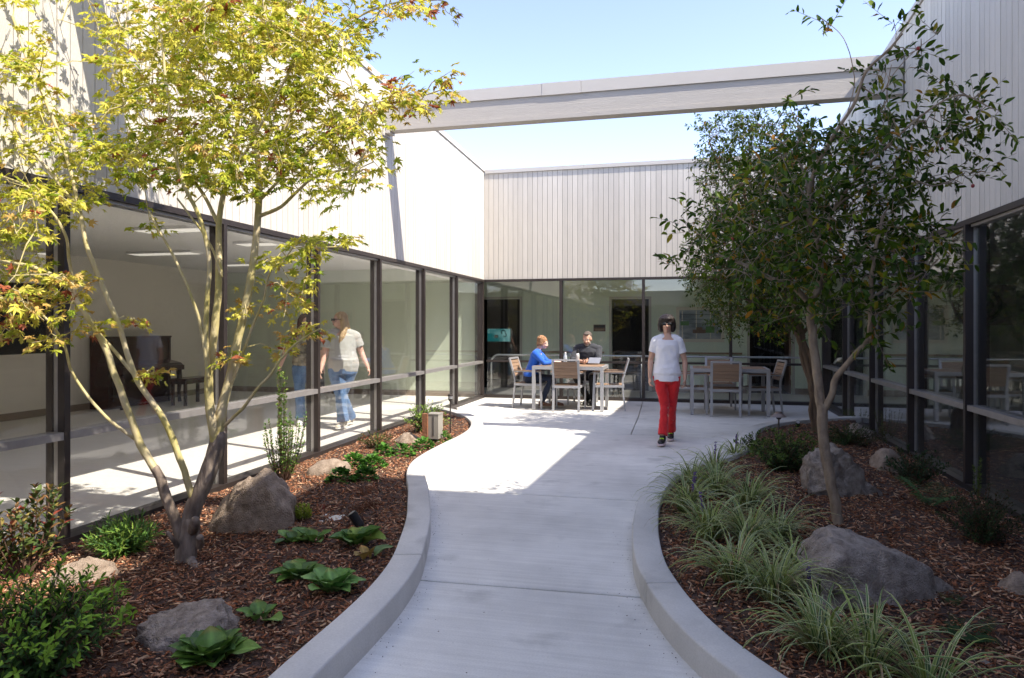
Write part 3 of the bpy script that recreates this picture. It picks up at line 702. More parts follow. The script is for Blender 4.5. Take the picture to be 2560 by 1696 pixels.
MB().box(-4.70, -4.13, 16.6, 16.63, 1.06, 1.37).build('display', em, sc); MB().box(-4.72, -4.11, 16.632, 16.66, 1.04, 1.39).build('housing', M['black'], sc)
MB().tube([(-4.30+.05*math.cos(t), 16.597, 1.285+.05*math.sin(t)) for t in np.linspace(-.3, 4.2, 10)], .011, 6).tube([(-4.26+.04*math.cos(t), 16.594, 1.22+.04*math.sin(t)) for t in np.linspace(-2.6, 1.4, 9)], .011, 6).build('emblem', M['black'], sc)
MB().box(-4.52, -4.43, 16.592, 16.598, 1.15, 1.22).build('white_patch', M['white_pl'], sc)
# ---- piano and bench in the left room
pn = empty('upright_piano', (-9.6, 10.8, 0), 'dark reddish brown upright piano against the far wall of the bright room', 'piano')
y0, y1 = 9.95, 11.45; xb = LX+.03
MB().box(xb, xb+.36, y0+.04, y1-.04, .002, 1.22).build('case', M['mahogany'], pn); MB().box(xb-.01, xb+.40, y0, y1, 1.221, 1.25).build('lid', M['mahogany'], pn)
for y in (y0, y1-.038): MB().box(xb, xb+.38, y, y+.037, .002, 1.22).build('side_panel', M['mahogany'], pn)
MB().box(xb+.361, xb+.375, y0+.1, y1-.1, .84, 1.17).build('upper_panel', M['mahogany'], pn); MB().box(xb+.361, xb+.375, y0+.1, y1-.1, .12, .56).build('lower_panel', M['mahogany'], pn)
MB().box(xb+.361, xb+.68, y0, y1, .61, .70).build('key_bed', M['mahogany'], pn)
MB().hexa([(xb+.37, y0+.02, .701), (xb+.67, y0+.02, .701), (xb+.67, y1-.02, .701), (xb+.37, y1-.02, .701), (xb+.37, y0+.02, .80), (xb+.62, y0+.02, .745), (xb+.62, y1-.02, .745), (xb+.37, y1-.02, .80)]).build('key_lid', M['mahogany'], pn)
for y in (y0+.05, y1-.05):
    MB().tube([(xb+.62, y, .002), (xb+.60, y, .2), (xb+.62, y, .4), (xb+.60, y, .609)], [.035, .028, .045, .05], 10).build('leg', M['mahogany'], pn, True)
for y in (10.6, 10.7, 10.8): MB().box(xb+.376, xb+.46, y-.02, y+.02, .04, .06).build('pedal', M['steel'], pn)
bn = empty('piano_bench', (-8.75, 11.1, 0), 'dark wooden bench in front of the upright piano', 'bench')
MB().box(-8.98, -8.62, 10.7, 11.5, .45, .49).build('seat', M['mahogany'], bn); MB().box(-8.95, -8.65, 10.74, 11.46, .39, .449).build('apron', M['mahogany'], bn)
for x in (-8.93, -8.67):
    for y in (10.77, 11.43): MB().bar((x, y, .002), (x, y, .389), .045, .045).build('leg', M['mahogany'], bn)
# folding easel frame seen dimly through the shade-side glass
ws = empty('wall_speaker', (5, 7.9, 1.7), 'square panel with concentric rings on the wall behind the nearest shaded glass', 'speaker')
q = AX(2272, 706, 4.3)
yw2 = 7.898; r_ = ray(2272*D, 706*D); t_ = yw2/r_.y; cx_, cz_ = r_.x*t_, r_.z*t_+CAMH
MB().box(cx_-.28, cx_+.28, yw2-.03, yw2, cz_-.2, cz_+.2).build('panel', M['skirt'], ws)
for i, rr in enumerate((.16, .12, .08, .04)):
    ri = [((cx_, yw2-.032-.01*i, cz_), (rr, 0, 0), (0, 0, rr)), ((cx_, yw2-.041-.01*i, cz_), (rr*.92, 0, 0), (0, 0, rr*.92))]
    MB().loft(ri, 24).build('ring', M['dark' if i % 2 == 0 else 'skirt'], ws)

# ================================================================ PEOPLE
def remesh(b, name, material, vox=.008, sm=3, noise_amp=0., nscale=30):
    me = b.mesh('tmp', material); o = bpy.data.objects.new('tmp', me); COL.objects.link(o)
    m = o.modifiers.new('r', 'REMESH'); m.mode = 'VOXEL'; m.voxel_size = vox; m.use_smooth_shade = True
    s = o.modifiers.new('s', 'SMOOTH'); s.factor = .5; s.iterations = sm
    dg = bpy.context.evaluated_depsgraph_get(); dg.update()
    out = bpy.data.meshes.new_from_object(o.evaluated_get(dg)); bpy.data.objects.remove(o); bpy.data.meshes.remove(me)
    out.name = name
    if noise_amp:
        co = np.empty(len(out.vertices)*3, np.float32); out.vertices.foreach_get('co', co); co = co.reshape(-1, 3)
        no = np.empty(len(out.vertices)*3, np.float32); out.vertices.foreach_get('normal', no); no = no.reshape(-1, 3)
        d = np.array([noise.noise(Vector(c)*nscale)+.5*noise.noise(Vector(c)*nscale*2.2) for c in co]); co = co+no*(d*noise_amp)[:, None]
        out.vertices.foreach_set('co', co.astype(np.float32).ravel())
    out.materials.clear(); out.materials.append(material); out.update()
    out.polygons.foreach_set('use_smooth', [True]*len(out.polygons)); return out
def V3(*a): return Vector(a)
def limb(b, pts, rad, infl=0., re=True): b.tube(pts, [r+infl for r in rad], 14, re)
def torso(b, pel, nck, across, prof, infl=0., t0=0., t1=1., depth_dir=None):
    ax = Vector(across).normalized(); up = (Vector(nck)-Vector(pel)).normalized(); ay = up.cross(ax).normalized()
    rings = []
    for t, w, d, off in prof:
        if t < t0-1e-6 or t > t1+1e-6: continue
        c = Vector(pel).lerp(Vector(nck), t)-ay*off
        rings.append((c, ax*(w+infl), ay*(d+infl)))
    b.loft(rings, 24)
def hand(b, wr, el, spread_dir, sc=1., curl=.35, palm_dir=None):
    """palm and five bent fingers continuing the forearm; spread_dir points from little finger to index"""
    d = (Vector(wr)-Vector(el)).normalized(); s = Vector(spread_dir); s = (s-d*s.dot(d)).normalized(); n = d.cross(s).normalized()
    if palm_dir is not None and n.dot(Vector(palm_dir)) < 0: n = -n
    w = Vector(wr); pc = w+d*.045*sc
    q = Matrix((s, n, d)).transposed()
    b.ell(pc, (.036*sc, .017*sc, .05*sc), q)
    for k, (o_, l) in enumerate(((-.028, .058), (-.010, .070), (.010, .076), (.028, .068))):
        p0 = w+d*.075*sc+s*o_*sc; p1 = p0+(d*math.cos(curl)+n*math.sin(curl)+s*o_*1.5)*l*.5*sc; p2 = p1+(d*math.cos(curl*2.6)+n*math.sin(curl*2.6))*l*.5*sc
        b.tube([p0-d*.02*sc, p0, p1, p2], [.009*sc, .0095*sc, .0085*sc, .007*sc], 8, True)
    p0 = w+d*.028*sc+s*.026*sc; p1 = p0+(s*.75+d*.75+n*.3).normalized()*.032*sc; p2 = p1+(d+n*.5+s*.2).normalized()*.026*sc
    b.tube([p0, p1, p2], [.012*sc, .0105*sc, .008*sc], 8, True)
def head(b, c, f, up, sc=1., chin=1.):
    """skull, jaw, nose, ears, brow, lips; f = facing direction"""
    f = Vector(f).normalized(); up = Vector(up); up = (up-f*up.dot(f)).normalized(); x = f.cross(up).normalized(); c = Vector(c)
    q = Matrix((x, -f, up)).transposed(); P = lambda a, e, g: c+x*a*sc+f*e*sc+up*g*sc
    b.ell(P(0, -.012, .025), (.072*sc, .088*sc, .085*sc), q, 20, 14)
    b.ell(P(0, .018, -.04), (.052*sc, .062*sc, .062*sc*chin), q, 20, 14)
    b.ell(P(0, .055, -.08*chin), (.024*sc, .02*sc, .018*sc), q)
    b.tube([P(0, .078, .012), P(0, .090, -.012), P(0, .098, -.026)], [.008*sc, .010*sc, .013*sc], 8, True)
    for s in (-1, 1):
        b.ell(P(.012*s, .088, -.030), (.009*sc, .010*sc, .008*sc), q, 8, 6)
        b.ell(P(.072*s, -.012, -.012), (.010*sc, .020*sc, .032*sc), q, 10, 8)
        b.ell(P(.030*s, .066, -.030), (.022*sc, .018*sc, .02*sc), q)
        b.ell(P(.028*s, .072, .026), (.024*sc, .011*sc, .007*sc), q, 10, 6)
    b.ell(P(0, .080, -.054), (.020*sc, .011*sc, .006*sc), q, 10, 6); b.ell(P(0, .078, -.064), (.017*sc, .010*sc, .006*sc), q, 10, 6)
    return P, q
def face_bits(par, P, q, sc, eyes=True, lips=(.45, .16, .13)):
    if eyes:
        for s in (-1, 1):
            e = MB().ell(P(.030*s, .077, .006), (.013*sc, .007*sc, .007*sc), q, 10, 8).build('eye', M['white_pl'], par, True)
            MB().ell(P(.030*s, .083, .006), (.006*sc, .003*sc, .006*sc), q, 8, 6).build('iris', M['black'], e, True)
    MB().ell(P(0, .0875, -.0555), (.018*sc, .006*sc, .0035*sc), q, 10, 6).ell(P(0, .086, -.063), (.015*sc, .006*sc, .004*sc), q, 10, 6).build('lips', mat('lips', lips, .5), par, True)
WPROF = [(0, .13, .095, 0), (.10, .162, .115, .005), (.24, .15, .11, -.005), (.42, .132, .10, -.008), (.62, .142, .108, -.015), (.76, .150, .118, -.02), (.88, .128, .08, -.0), (.96, .08, .058, .005), (1.0, .055, .05, .01)]
BIG = [(0, .16, .13, 0), (.10, .20, .155, .0), (.24, .20, .16, -.02), (.42, .18, .155, -.03), (.62, .185, .155, -.04), (.74, .195, .16, -.05), (.86, .18, .105, -.01), (.95, .10, .07, .005), (1.0, .06, .055, .01)]
MAN = [(0, .15, .12, 0), (.10, .17, .13, .0), (.3, .17, .135, -.02), (.5, .175, .135, -.02), (.7, .195, .14, -.015), (.84, .205, .12, 0), (.92, .16, .09, .005), (.98, .08, .07, .01), (1.0, .065, .06, .01)]
def shoe(par, an, toe_dir, m_up, m_sole, name='shoe', sc=1.):
    t = Vector(toe_dir); t.z = 0; t.normalize(); x = t.cross(Vector((0, 0, 1))); a = Vector(an); g = a.z-.085*sc
    b = MB(); rings = []
    for u, w, hh, z in ((-.075, .028, .03, .035), (-.06, .036, .045, .045), (0, .038, .045, .045), (.06, .042, .03, .033), (.12, .045, .023, .026), (.16, .036, .018, .022), (.185, .018, .01, .017)):
        c = Vector((a.x, a.y, g))+t*u*sc+Vector((0, 0, (z+.012)*sc)); rings.append((c, x*w*sc, Vector((0, 0, hh*sc))))
    b.loft(rings, 16); b.tube([Vector((a.x, a.y, g+.04*sc)), a+Vector((0, 0, .02))], [.042*sc, .038*sc], 12)
    o = b.build(name, m_up, par, True)
    b = MB(); rr = []
    pts = [(-.08, .03), (-.06, .038), (0, .038), (.06, .044), (.12, .047), (.165, .036), (.19, .016)]
    top = [Vector((a.x, a.y, g+.022*sc))+t*u*sc+x*w*sc for u, w in pts]+[Vector((a.x, a.y, g+.022*sc))+t*u*sc-x*w*sc for u, w in reversed(pts)]
    bot = [p-Vector((0, 0, .021*sc)) for p in top]; n = len(top)
    b.add(top+bot, [tuple(range(n))[::-1], tuple(range(n, 2*n))]+[(k, (k+1) % n, n+(k+1) % n, n+k) for k in range(n)]); b.build('sole', m_sole, o)
    return o
cloth = lambda n, c, **k: mat(n, c, k.pop('rough', .85), sheen=.2, bump=k.pop('bump', .25), bscale=k.pop('bscale', 14), **k)
def yoke(b, nck, shs, r, infl):
    for sh in shs:
        c = Vector(nck)-Vector((0, 0, .045)); m = c.lerp(sh, .5)+Vector((0, 0, .012))
        b.tube([c, m, sh], [r[0]+infl, r[1]+infl, r[2]+infl], 14, True)
# ---- the woman in red trousers, walking towards the viewer
o0 = Vector((-.21, 8.84, 0)); ya = math.atan2(o0.x, o0.y)
def mk(origin, ang):
    Q = rotz(-ang)
    return lambda x, y, z: Q @ Vector((x, y, 0))+Vector((origin.x, origin.y, z))
T = mk(o0, ya); Dv = lambda x, y, z: rotz(-ya) @ Vector((x, y, z))
wr = empty('person', o0, 'woman with dark bobbed hair, sunglasses, white T-shirt and red trousers walking on the path', 'person')
neck, pel = T(.012, 0, 1.325), T(.005, 0, .80)
shR, shL = T(-.128, 0, 1.25), T(.150, 0, 1.25); elR, elL = T(-.19, .02, 1.01), T(.222, .02, 1.0); wrR, wrL = T(-.2, -.04, .80), T(.222, -.03, .785)
hR, hL = T(-.075, 0, .80), T(.085, 0, .80); knR, knL = T(-.018, -.08, .455), T(.070, .02, .455); anR, anL = T(-.045, -.24, .10), T(.055, .20, .098)
b = MB(); torso(b, pel, neck, Dv(1, 0, 0), WPROF)
yoke(b, neck, (shR, shL), (.05, .05, .045), 0); limb(b, [T(.012, 0, 1.29), T(.008, -.008, 1.39)], [.050, .046])
P, q = head(b, T(.005, -.01, 1.455), Dv(0, -1, -.02), (0, 0, 1), .96)
for sh, el, w_ in ((shR, elR, wrR), (shL, elL, wrL)):
    limb(b, [sh, sh.lerp(el, .5), el, el.lerp(w_, .3), w_], [.045, .040, .033, .034, .022])
hand(b, wrR, elR, Dv(.2, -1, 0), .92, .45, Dv(1, 0, 0)); hand(b, wrL, elL, Dv(-.2, -1, 0), .92, .45, Dv(-1, 0, 0))
for h_, k_, a_ in ((hR, knR, anR), (hL, knL, anL)): limb(b, [h_, h_.lerp(k_, .4), k_, k_.lerp(a_, .3), a_], [.08, .07, .05, .05, .035])
link('body', remesh(b, 'body', M['skin'], .0075), wr); face_bits(wr, P, q, .96, False)
b = MB(); torso(b, pel, neck, Dv(1, 0, 0), WPROF, .012, .0, .90); yoke(b, neck, (shR, shL), (.048, .046, .043), .012)
b.loft([(pel.lerp(neck, t)-Dv(0, o_, 0), Dv(w_, 0, 0), Dv(0, d_, 0)) for t, w_, d_, o_ in ((-.085, .160, .120, 0), (-.03, .163, .125, 0), (.1, .164, .124, 0), (.24, .150, .115, .005))], 24)
for sh, el in ((shR, elR), (shL, elL)): b.tube([sh+(sh-el).normalized()*.005, sh, sh.lerp(el, .3), sh.lerp(el, .6)], [.045, .056, .055, .058], 16)
M['tee'] = cloth('white_jersey', (.80, .80, .84), bump=.6, bscale=9); link('t_shirt', remesh(b, 't_shirt', M['tee'], .007, 3, .010, 8), wr)
b = MB()
for h_, k_, a_ in ((hR, knR, anR), (hL, knL, anL)):
    b.tube([h_+Vector((0, 0, .02)), h_.lerp(k_, .3), h_.lerp(k_, .65), k_, k_.lerp(a_, .4), a_+Vector((0, 0, .02))], [.090, .083, .066, .056, .052, .060], 16)
b.loft([(T(.005, .005, z), Dv(w_, 0, 0), Dv(0, d_, 0)) for z, w_, d_ in ((.72, .142, .10), (.80, .158, .115), (.86, .150, .11))], 24)
M['red'] = cloth('red_twill', (.60, .012, .016), var=.12, scale=8, bump=.5); link('trousers', remesh(b, 'trousers', M['red'], .007, 2, .008, 12), wr)
b = MB(); b.ell(P(0, -.025, .035), (.106, .112, .096), q, 24, 16)
for s in (-1, 1): b.ell(P(.078*s, -.012, -.02), (.038, .066, .08), q); b.ell(P(.072*s, -.03, -.058), (.036, .052, .045), q)
b.ell(P(0, -.06, -.03), (.088, .06, .08), q); b.ell(P(0, .06, .066), (.072, .034, .030), q)
M['hair_dark'] = mat('dark_hair', (.018, .011, .009), .45, bump=.6, bscale=60, stretch=(1, 1, .15), spec=.4)
link('hair', remesh(b, 'hair', M['hair_dark'], .007, 2, .004, 25), wr)
g_ = empty('sunglasses', P(0, .09, .01), None, None); del g_; bpy.data.objects.remove(bpy.data.objects['sunglasses'])
b = MB()
for s in (-1, 1): b.ell(P(.033*s, .094, .006), (.028, .007, .016), q, 14, 8); b.bar(P(.062*s, .09, .014), P(.078*s, .0, .014), .004, .010)
b.bar(P(-.01, .098, .012), P(.01, .098, .012), .005, .006); b.build('sunglasses', M['black'], wr, True)
sole = mat('pink_white_sole', (.75, .6, .62), .6); neon = mat('neon_lace', (.45, .85, .05), .6)
for an, td in ((anR, Dv(-.15, -1, 0)), (anL, Dv(-.05, -1, 0))):
    o = shoe(wr, an, td, M['black'], sole, 'trainer', .95)
    t_ = Vector(td).normalized(); MB().bar(an+t_*.05+Vector((0, 0, -.01)), an+t_*.10+Vector((0, 0, -.034)), .045, .008).build('laces', neon, o)
# ---- seated woman in a blue cardigan, facing right along the table
o0 = Vector((-2.58, 12.06, 0)); T = lambda x, y, z: Vector((o0.x+x, o0.y+y, z)); ws_ = empty('person', o0, 'seated woman with short curly ginger hair in a bright blue cardigan leaning on the table', 'person')
pel, neck = T(-.06, 0, .52), T(.10, 0, 1.02)
shL, shR = T(.06, .15, .97), T(.07, -.16, .96); elL, elR = T(.22, .2, .80), T(.23, -.17, .79); wrL, wrR = T(.42, .07, .81), T(.41, -.04, .81)
hL, hR = T(-.05, .09, .50), T(-.05, -.09, .50); knL, knR = T(.36, .10, .51), T(.33, -.10, .52); anL, anR = T(.37, .08, .115), T(.19, -.10, .12)
b = MB(); torso(b, pel, neck, (0, 1, 0), [(t, w*.97, d, -o) for t, w, d, o in WPROF]); limb(b, [T(.09, 0, 1.0), T(.14, 0, 1.09)], [.05, .045])
P, q = head(b, T(.18, 0, 1.135), (1, -.22, -.18), (-.15, 0, 1), .95)
for sh, el, w_ in ((shL, elL, wrL), (shR, elR, wrR)): limb(b, [sh, el, w_], [.042, .034, .024])
hand(b, wrL, elL, (0, -1, .4), .9, .6, (0, -1, 0)); hand(b, wrR, elR, (0, 1, .4), .9, .6, (0, 1, 0))
for h_, k_, a_ in ((hL, knL, anL), (hR, knR, anR)): limb(b, [h_, k_, k_.lerp(a_, .35), a_], [.075, .05, .048, .034])
link('body', remesh(b, 'body', M['skin_pink'], .0075), ws_); face_bits(ws_, P, q, .95)
b = MB(); torso(b, pel, neck, (0, 1, 0), [(t, w, d, -o) for t, w, d, o in WPROF], .014, 0, .9); yoke(b, neck, (shR, shL), (.05, .05, .046), .012)
for sh, el, w_ in ((shL, elL, wrL), (shR, elR, wrR)): b.tube([sh+(sh-el)*.1, sh.lerp(el, .3), el, el.lerp(w_, .85)], [.055, .056, .048, .036], 14)
M['blue'] = cloth('blue_knit', (.012, .11, .55)); link('cardigan', remesh(b, 'cardigan', M['blue'], .008, 3, .005, 10), ws_)
M['denim_dark'] = cloth('dark_denim', (.012, .02, .045)); b = MB(); b.ell(T(-.05, 0, .52), (.13, .165, .10))
for h_, k_, a_ in ((hL, knL, anL), (hR, knR, anR)): b.tube([h_, h_.lerp(k_, .5), k_, k_.lerp(a_, .4), a_+Vector((0, 0, .03))], [.092, .08, .064, .058, .05], 14, True)
link('jeans', remesh(b, 'jeans', M['denim_dark'], .008, 3, .004, 10), ws_)
M['ginger'] = mat('ginger_hair', (.26, .115, .05), .5, base2=(.46, .26, .13), scale=50, bump=1., bscale=70)
b = MB(); b.ell(P(0, -.03, .045), (.088, .095, .080), q, 20, 14); b.ell(P(0, -.07, -.01), (.078, .05, .075), q)
for s in (-1, 1): b.ell(P(.064*s, -.02, .0), (.026, .05, .05), q)
for i in range(22):
    a = R.uniform(0, 6.28); e = R.uniform(.2, 1.3); b.ell(P(.088*math.cos(e)*math.cos(a), -.03+.09*math.cos(e)*math.sin(a)*(1 if math.sin(a) < 0 else .7), .05+.075*math.sin(e)), (.022, .022, .02))
link('hair', remesh(b, 'hair', M['ginger'], .006, 1, .005, 45), ws_)
M['brown_leather'] = mat('brown_leather', (.17, .075, .04), .5)
for an, td in ((anL, (1, -.25, 0)), (anR, (1, -.3, 0))): shoe(ws_, an, td, M['brown_leather'], M['door'], 'flat_shoe', .9)
# ---- bearded man, seated facing the viewer
o0 = Vector((-1.74, 12.84, 0)); T = lambda x, y, z: Vector((o0.x+x, o0.y+y, z)); mn = empty('person', o0, 'seated bearded man in a dark grey shirt holding a tablet at the table', 'person')
pel, neck = T(.04, .02, .52), T(.03, -.10, 1.08)
shR, shL = T(-.165, -.07, 1.02), T(.225, -.07, 1.02); elR, elL = T(-.22, -.22, .82), T(.25, -.24, .81); wrR, wrL = T(-.02, -.42, .80), T(.10, -.42, .81)
hR, hL = T(-.06, 0, .50), T(.13, 0, .50); knR, knL = T(-.15, -.36, .53), T(.16, -.38, .53); anR, anL = T(.03, -.12, .11), T(.14, -.15, .11)
b = MB(); torso(b, pel, neck, (1, 0, 0), MAN); limb(b, [T(.03, -.08, 1.05), T(.03, -.12, 1.14)], [.062, .06])
P, q = head(b, T(.03, -.145, 1.20), (-.12, -1, -.30), (0, 0, 1), 1.07, 1.05)
for sh, el, w_ in ((shR, elR, wrR), (shL, elL, wrL)): limb(b, [sh, el, el.lerp(w_, .3), w_], [.05, .042, .042, .03])
hand(b, wrR, elR, (0, 0, 1), 1., .5, (0, -1, 0)); hand(b, wrL, elL, (0, 0, 1), 1., .5, (0, -1, 0))
for h_, k_, a_ in ((hR, knR, anR), (hL, knL, anL)): limb(b, [h_, k_, k_.lerp(a_, .35), a_], [.085, .06, .055, .04])
link('body', remesh(b, 'body', M['skin'], .0075), mn); face_bits(mn, P, q, 1.07, True, (.4, .17, .13))
b = MB(); torso(b, pel, neck, (1, 0, 0), MAN, .014, 0, .985); yoke(b, neck, (shR, shL), (.07, .07, .062), .014); b.tube([T(.03, -.085, 1.06), T(.03, -.10, 1.10)], [.085, .072], 18)
for sh, el, w_ in ((shR, elR, wrR), (shL, elL, wrL)): b.tube([sh+(sh-el)*.1, sh.lerp(el, .35), el, el.lerp(w_, .45)], [.062, .068, .06, .054], 14)
M['charcoal'] = cloth('charcoal_shirt', (.030, .033, .042)); link('shirt', remesh(b, 'shirt', M['charcoal'], .008, 2, .006, 10), mn)
b = MB(); b.ell(T(.03, .0, .52), (.17, .15, .11))
for h_, k_, a_ in ((hR, knR, anR), (hL, knL, anL)): b.tube([h_, h_.lerp(k_, .5), k_, k_.lerp(a_, .4), a_+Vector((0, 0, .03))], [.1, .092, .075, .068, .062], 14, True)
M['black_cloth'] = cloth('black_trousers', (.014, .014, .016)); link('trousers', remesh(b, 'trousers', M['black_cloth'], .009, 3, .004, 10), mn)
M['hair_grey'] = mat('grey_brown_hair', (.07, .05, .04), .6, base2=(.16, .13, .11), scale=60, bump=.8, bscale=80)
b = MB(); b.ell(P(0, -.035, .052), (.082, .088, .078), q, 20, 14); b.ell(P(0, -.07, .0), (.075, .045, .07), q); b.ell(P(0, .035, .098), (.056, .04, .024), q)
link('hair', remesh(b, 'hair', M['hair_grey'], .006, 1, .003, 40), mn)
b = MB(); b.ell(P(0, .052, -.088), (.036, .034, .028), q); b.ell(P(0, .082, -.043), (.026, .010, .006), q)
for s in (-1, 1): b.ell(P(.046*s, .030, -.062), (.014, .030, .034), q); b.ell(P(.027*s, .074, -.058), (.007, .012, .02), q)
M['beard'] = mat('grey_beard', (.22, .17, .14), .8, base2=(.42, .38, .35), scale=60, bump=.8, bscale=80); link('beard', remesh(b, 'beard', M['beard'], .006, 1, .002, 50), mn)
MB().tube([wrL.lerp(elL, .06), wrL.lerp(elL, .18)], .034, 16).build('wristwatch', M['black'], mn, True)
for an, td in ((anR, (-.2, -1, 0)), (anL, (-.1, -1, 0))): shoe(mn, an, td, M['black'], M['black'], 'shoe', 1.05)
# ---- two women walking inside the left room
o0 = Vector((-4.66, 9.0, 0)); ya = math.atan2(o0.x, o0.y); T = mk(o0, ya); Dv = lambda x, y, z: rotz(-ya) @ Vector((x, y, z))
w1 = empty('person', o0, 'woman with long blonde hair, grey T-shirt and blue jeans walking behind the glass', 'person')
pel, neck = T(.0, 0, .85), T(-.03, 0, 1.38)
shR, shL = T(-.20, 0, 1.29), T(.17, .03, 1.28); elR, elL = T(-.25, -.02, 1.03), T(.25, .06, 1.06); wrR, wrL = T(-.30, -.10, .83), T(.34, .0, .85)
hR, hL = T(-.10, 0, .84), T(.09, 0, .84); knR, knL = T(-.03, -.06, .46), T(-.02, .10, .46); anR, anL = T(.0, -.12, .11), T(.10, .28, .11)
b = MB(); torso(b, pel, neck, Dv(1, -.1, 0), BIG); limb(b, [neck-Vector((0, 0, .04)), T(-.04, 0, 1.45)], [.058, .052])
P, q = head(b, T(-.055, -.01, 1.515), Dv(-1, -.45, .02), (0, 0, 1), 1.)
for sh, el, w_ in ((shR, elR, wrR), (shL, elL, wrL)): limb(b, [sh, sh.lerp(el, .5), el, w_], [.06, .055, .044, .028])
hand(b, wrR, elR, Dv(.2, -1, 0), .95, .4, Dv(1, 0, 0)); hand(b, wrL, elL, Dv(-.2, -1, 0), .95, .4, Dv(-1, 0, 0))
for h_, k_, a_ in ((hR, knR, anR), (hL, knL, anL)): limb(b, [h_, k_, a_], [.1, .065, .04])
link('body', remesh(b, 'body', M['skin_pink'], .0085), w1); face_bits(w1, P, q, 1., False)
b = MB()
for s in (-1, 1): b.ell(P(.033*s, .092, .006), (.027, .006, .02), q, 12, 8); b.bar(P(.06*s, .088, .012), P(.076*s, .0, .012), .004, .008)
b.build('sunglasses', M['black'], w1, True)
b = MB(); torso(b, pel, neck, Dv(1, -.1, 0), BIG, .014, 0, .9); yoke(b, neck, (shR, shL), (.06, .07, .068), .014); b.loft([(pel+Vector((0, 0, z)), Dv(w_, 0, 0), Dv(0, d_, 0)) for z, w_, d_ in ((-.06, .20, .15), (.03, .218, .175), (.12, .212, .178))], 24)
for sh, el in ((shR, elR), (shL, elL)): b.tube([sh+(sh-el)*.05, sh.lerp(el, .3), sh.lerp(el, .62)], [.07, .08, .08], 16)
M['grey_tee'] = cloth('grey_jersey', (.44, .44, .42)); link('t_shirt', remesh(b, 't_shirt', M['grey_tee'], .009, 4, .006, 8), w1)
M['denim'] = cloth('blue_denim', (.10, .19, .36), var=.35, scale=6); b = MB(); b.loft([(T(0, 0, z), Dv(w_, 0, 0), Dv(0, d_, 0)) for z, w_, d_ in ((.76, .19, .15), (.85, .205, .165), (.90, .195, .155))], 24)
for h_, k_, a_ in ((hR, knR, anR), (hL, knL, anL)): b.tube([h_, h_.lerp(k_, .5), k_, k_.lerp(a_, .5), a_+Vector((0, 0, -.01))], [.12, .105, .08, .078, .09], 16)
link('jeans', remesh(b, 'jeans', M['denim'], .009, 3, .006, 9), w1)
M['blonde'] = mat('blonde_hair', (.42, .27, .13), .5, base2=(.62, .45, .27), scale=30, bump=.8, bscale=60, stretch=(1, 1, .2))
b = MB(); b.ell(P(0, -.03, .04), (.088, .098, .085), q, 20, 14)
for s in (-1, 1):
    b.tube([P(.07*s, -.03, .0), P(.085*s, -.04, -.12), P(.10*s, .0, -.24), P(.10*s, .03, -.30)], [.045, .05, .04, .02], 12, True)
b.tube([P(0, -.08, .0), P(0, -.10, -.12), P(0, -.10, -.26)], [.06, .07, .05], 12, True); link('hair', remesh(b, 'hair', M['blonde'], .008, 1, .004, 30), w1)
M['cream_shoe'] = mat('cream_canvas', (.7, .64, .52), .8)
for an, td in ((anR, Dv(-.5, -1, 0)), (anL, Dv(-.5, -1, 0))): shoe(w1, an, td, M['cream_shoe'], M['white_pl'], 'canvas_shoe', 1.)
o0 = Vector((-5.44, 9.25, 0)); ya = math.atan2(o0.x, o0.y); T = mk(o0, ya); Dv = lambda x, y, z: rotz(-ya) @ Vector((x, y, z))
w2 = empty('person', o0, 'woman with brown hair, patterned black and cream top and jeans behind a window post', 'person')
pel, neck = T(.03, 0, .84), T(.05, 0, 1.37)
shR, shL = T(-.14, 0, 1.29), T(.22, .0, 1.29); elR, elL = T(-.24, -.02, 1.05), T(.27, .02, 1.03); wrR, wrL = T(-.31, -.1, .85), T(.29, -.06, .82)
hR, hL = T(-.05, 0, .83), T(.12, 0, .83); knR, knL = T(-.04, -.08, .46), T(.13, .06, .46); anR, anL = T(-.03, -.16, .1), T(.16, .2, .10)
b = MB(); torso(b, pel, neck, Dv(1, 0, 0), WPROF, .012); limb(b, [neck-Vector((0, 0, .04)), T(.04, 0, 1.44)], [.052, .048])
P, q = head(b, T(.04, -.01, 1.50), Dv(.45, -1, 0), (0, 0, 1), .98)
for sh, el, w_ in ((shR, elR, wrR), (shL, elL, wrL)): limb(b, [sh, sh.lerp(el, .5), el, w_], [.05, .045, .037, .025])
hand(b, wrR, elR, Dv(.2, -1, 0), .95, .4, Dv(1, 0, 0)); hand(b, wrL, elL, Dv(-.2, -1, 0), .95, .4, Dv(-1, 0, 0))
for h_, k_, a_ in ((hR, knR, anR), (hL, knL, anL)): limb(b, [h_, k_, a_], [.09, .058, .038])
link('body', remesh(b, 'body', M['skin_pink'], .0085), w2); face_bits(w2, P, q, .98)
b = MB(); torso(b, pel, neck, Dv(1, 0, 0), WPROF, .028, 0, .9); yoke(b, neck, (shR, shL), (.052, .056, .055), .016)
for sh, el in ((shR, elR), (shL, elL)): b.tube([sh+(sh-el)*.05, sh.lerp(el, .4), sh.lerp(el, .8)], [.062, .075, .095], 16)
link('blouse', remesh(b, 'blouse', mat('patterned_blouse', (.05, .045, .04), .85, base2=(.52, .46, .34), scale=9, detail=8), .009, 3, .006, 9), w2)
b = MB(); b.loft([(T(.03, 0, z), Dv(w_, 0, 0), Dv(0, d_, 0)) for z, w_, d_ in ((.75, .165, .12), (.84, .178, .13), (.88, .17, .125))], 24)
for h_, k_, a_ in ((hR, knR, anR), (hL, knL, anL)): b.tube([h_, h_.lerp(k_, .5), k_, k_.lerp(a_, .5), a_], [.105, .09, .07, .068, .078], 16)
link('jeans', remesh(b, 'jeans', M['denim'], .009, 3, .006, 9), w2)
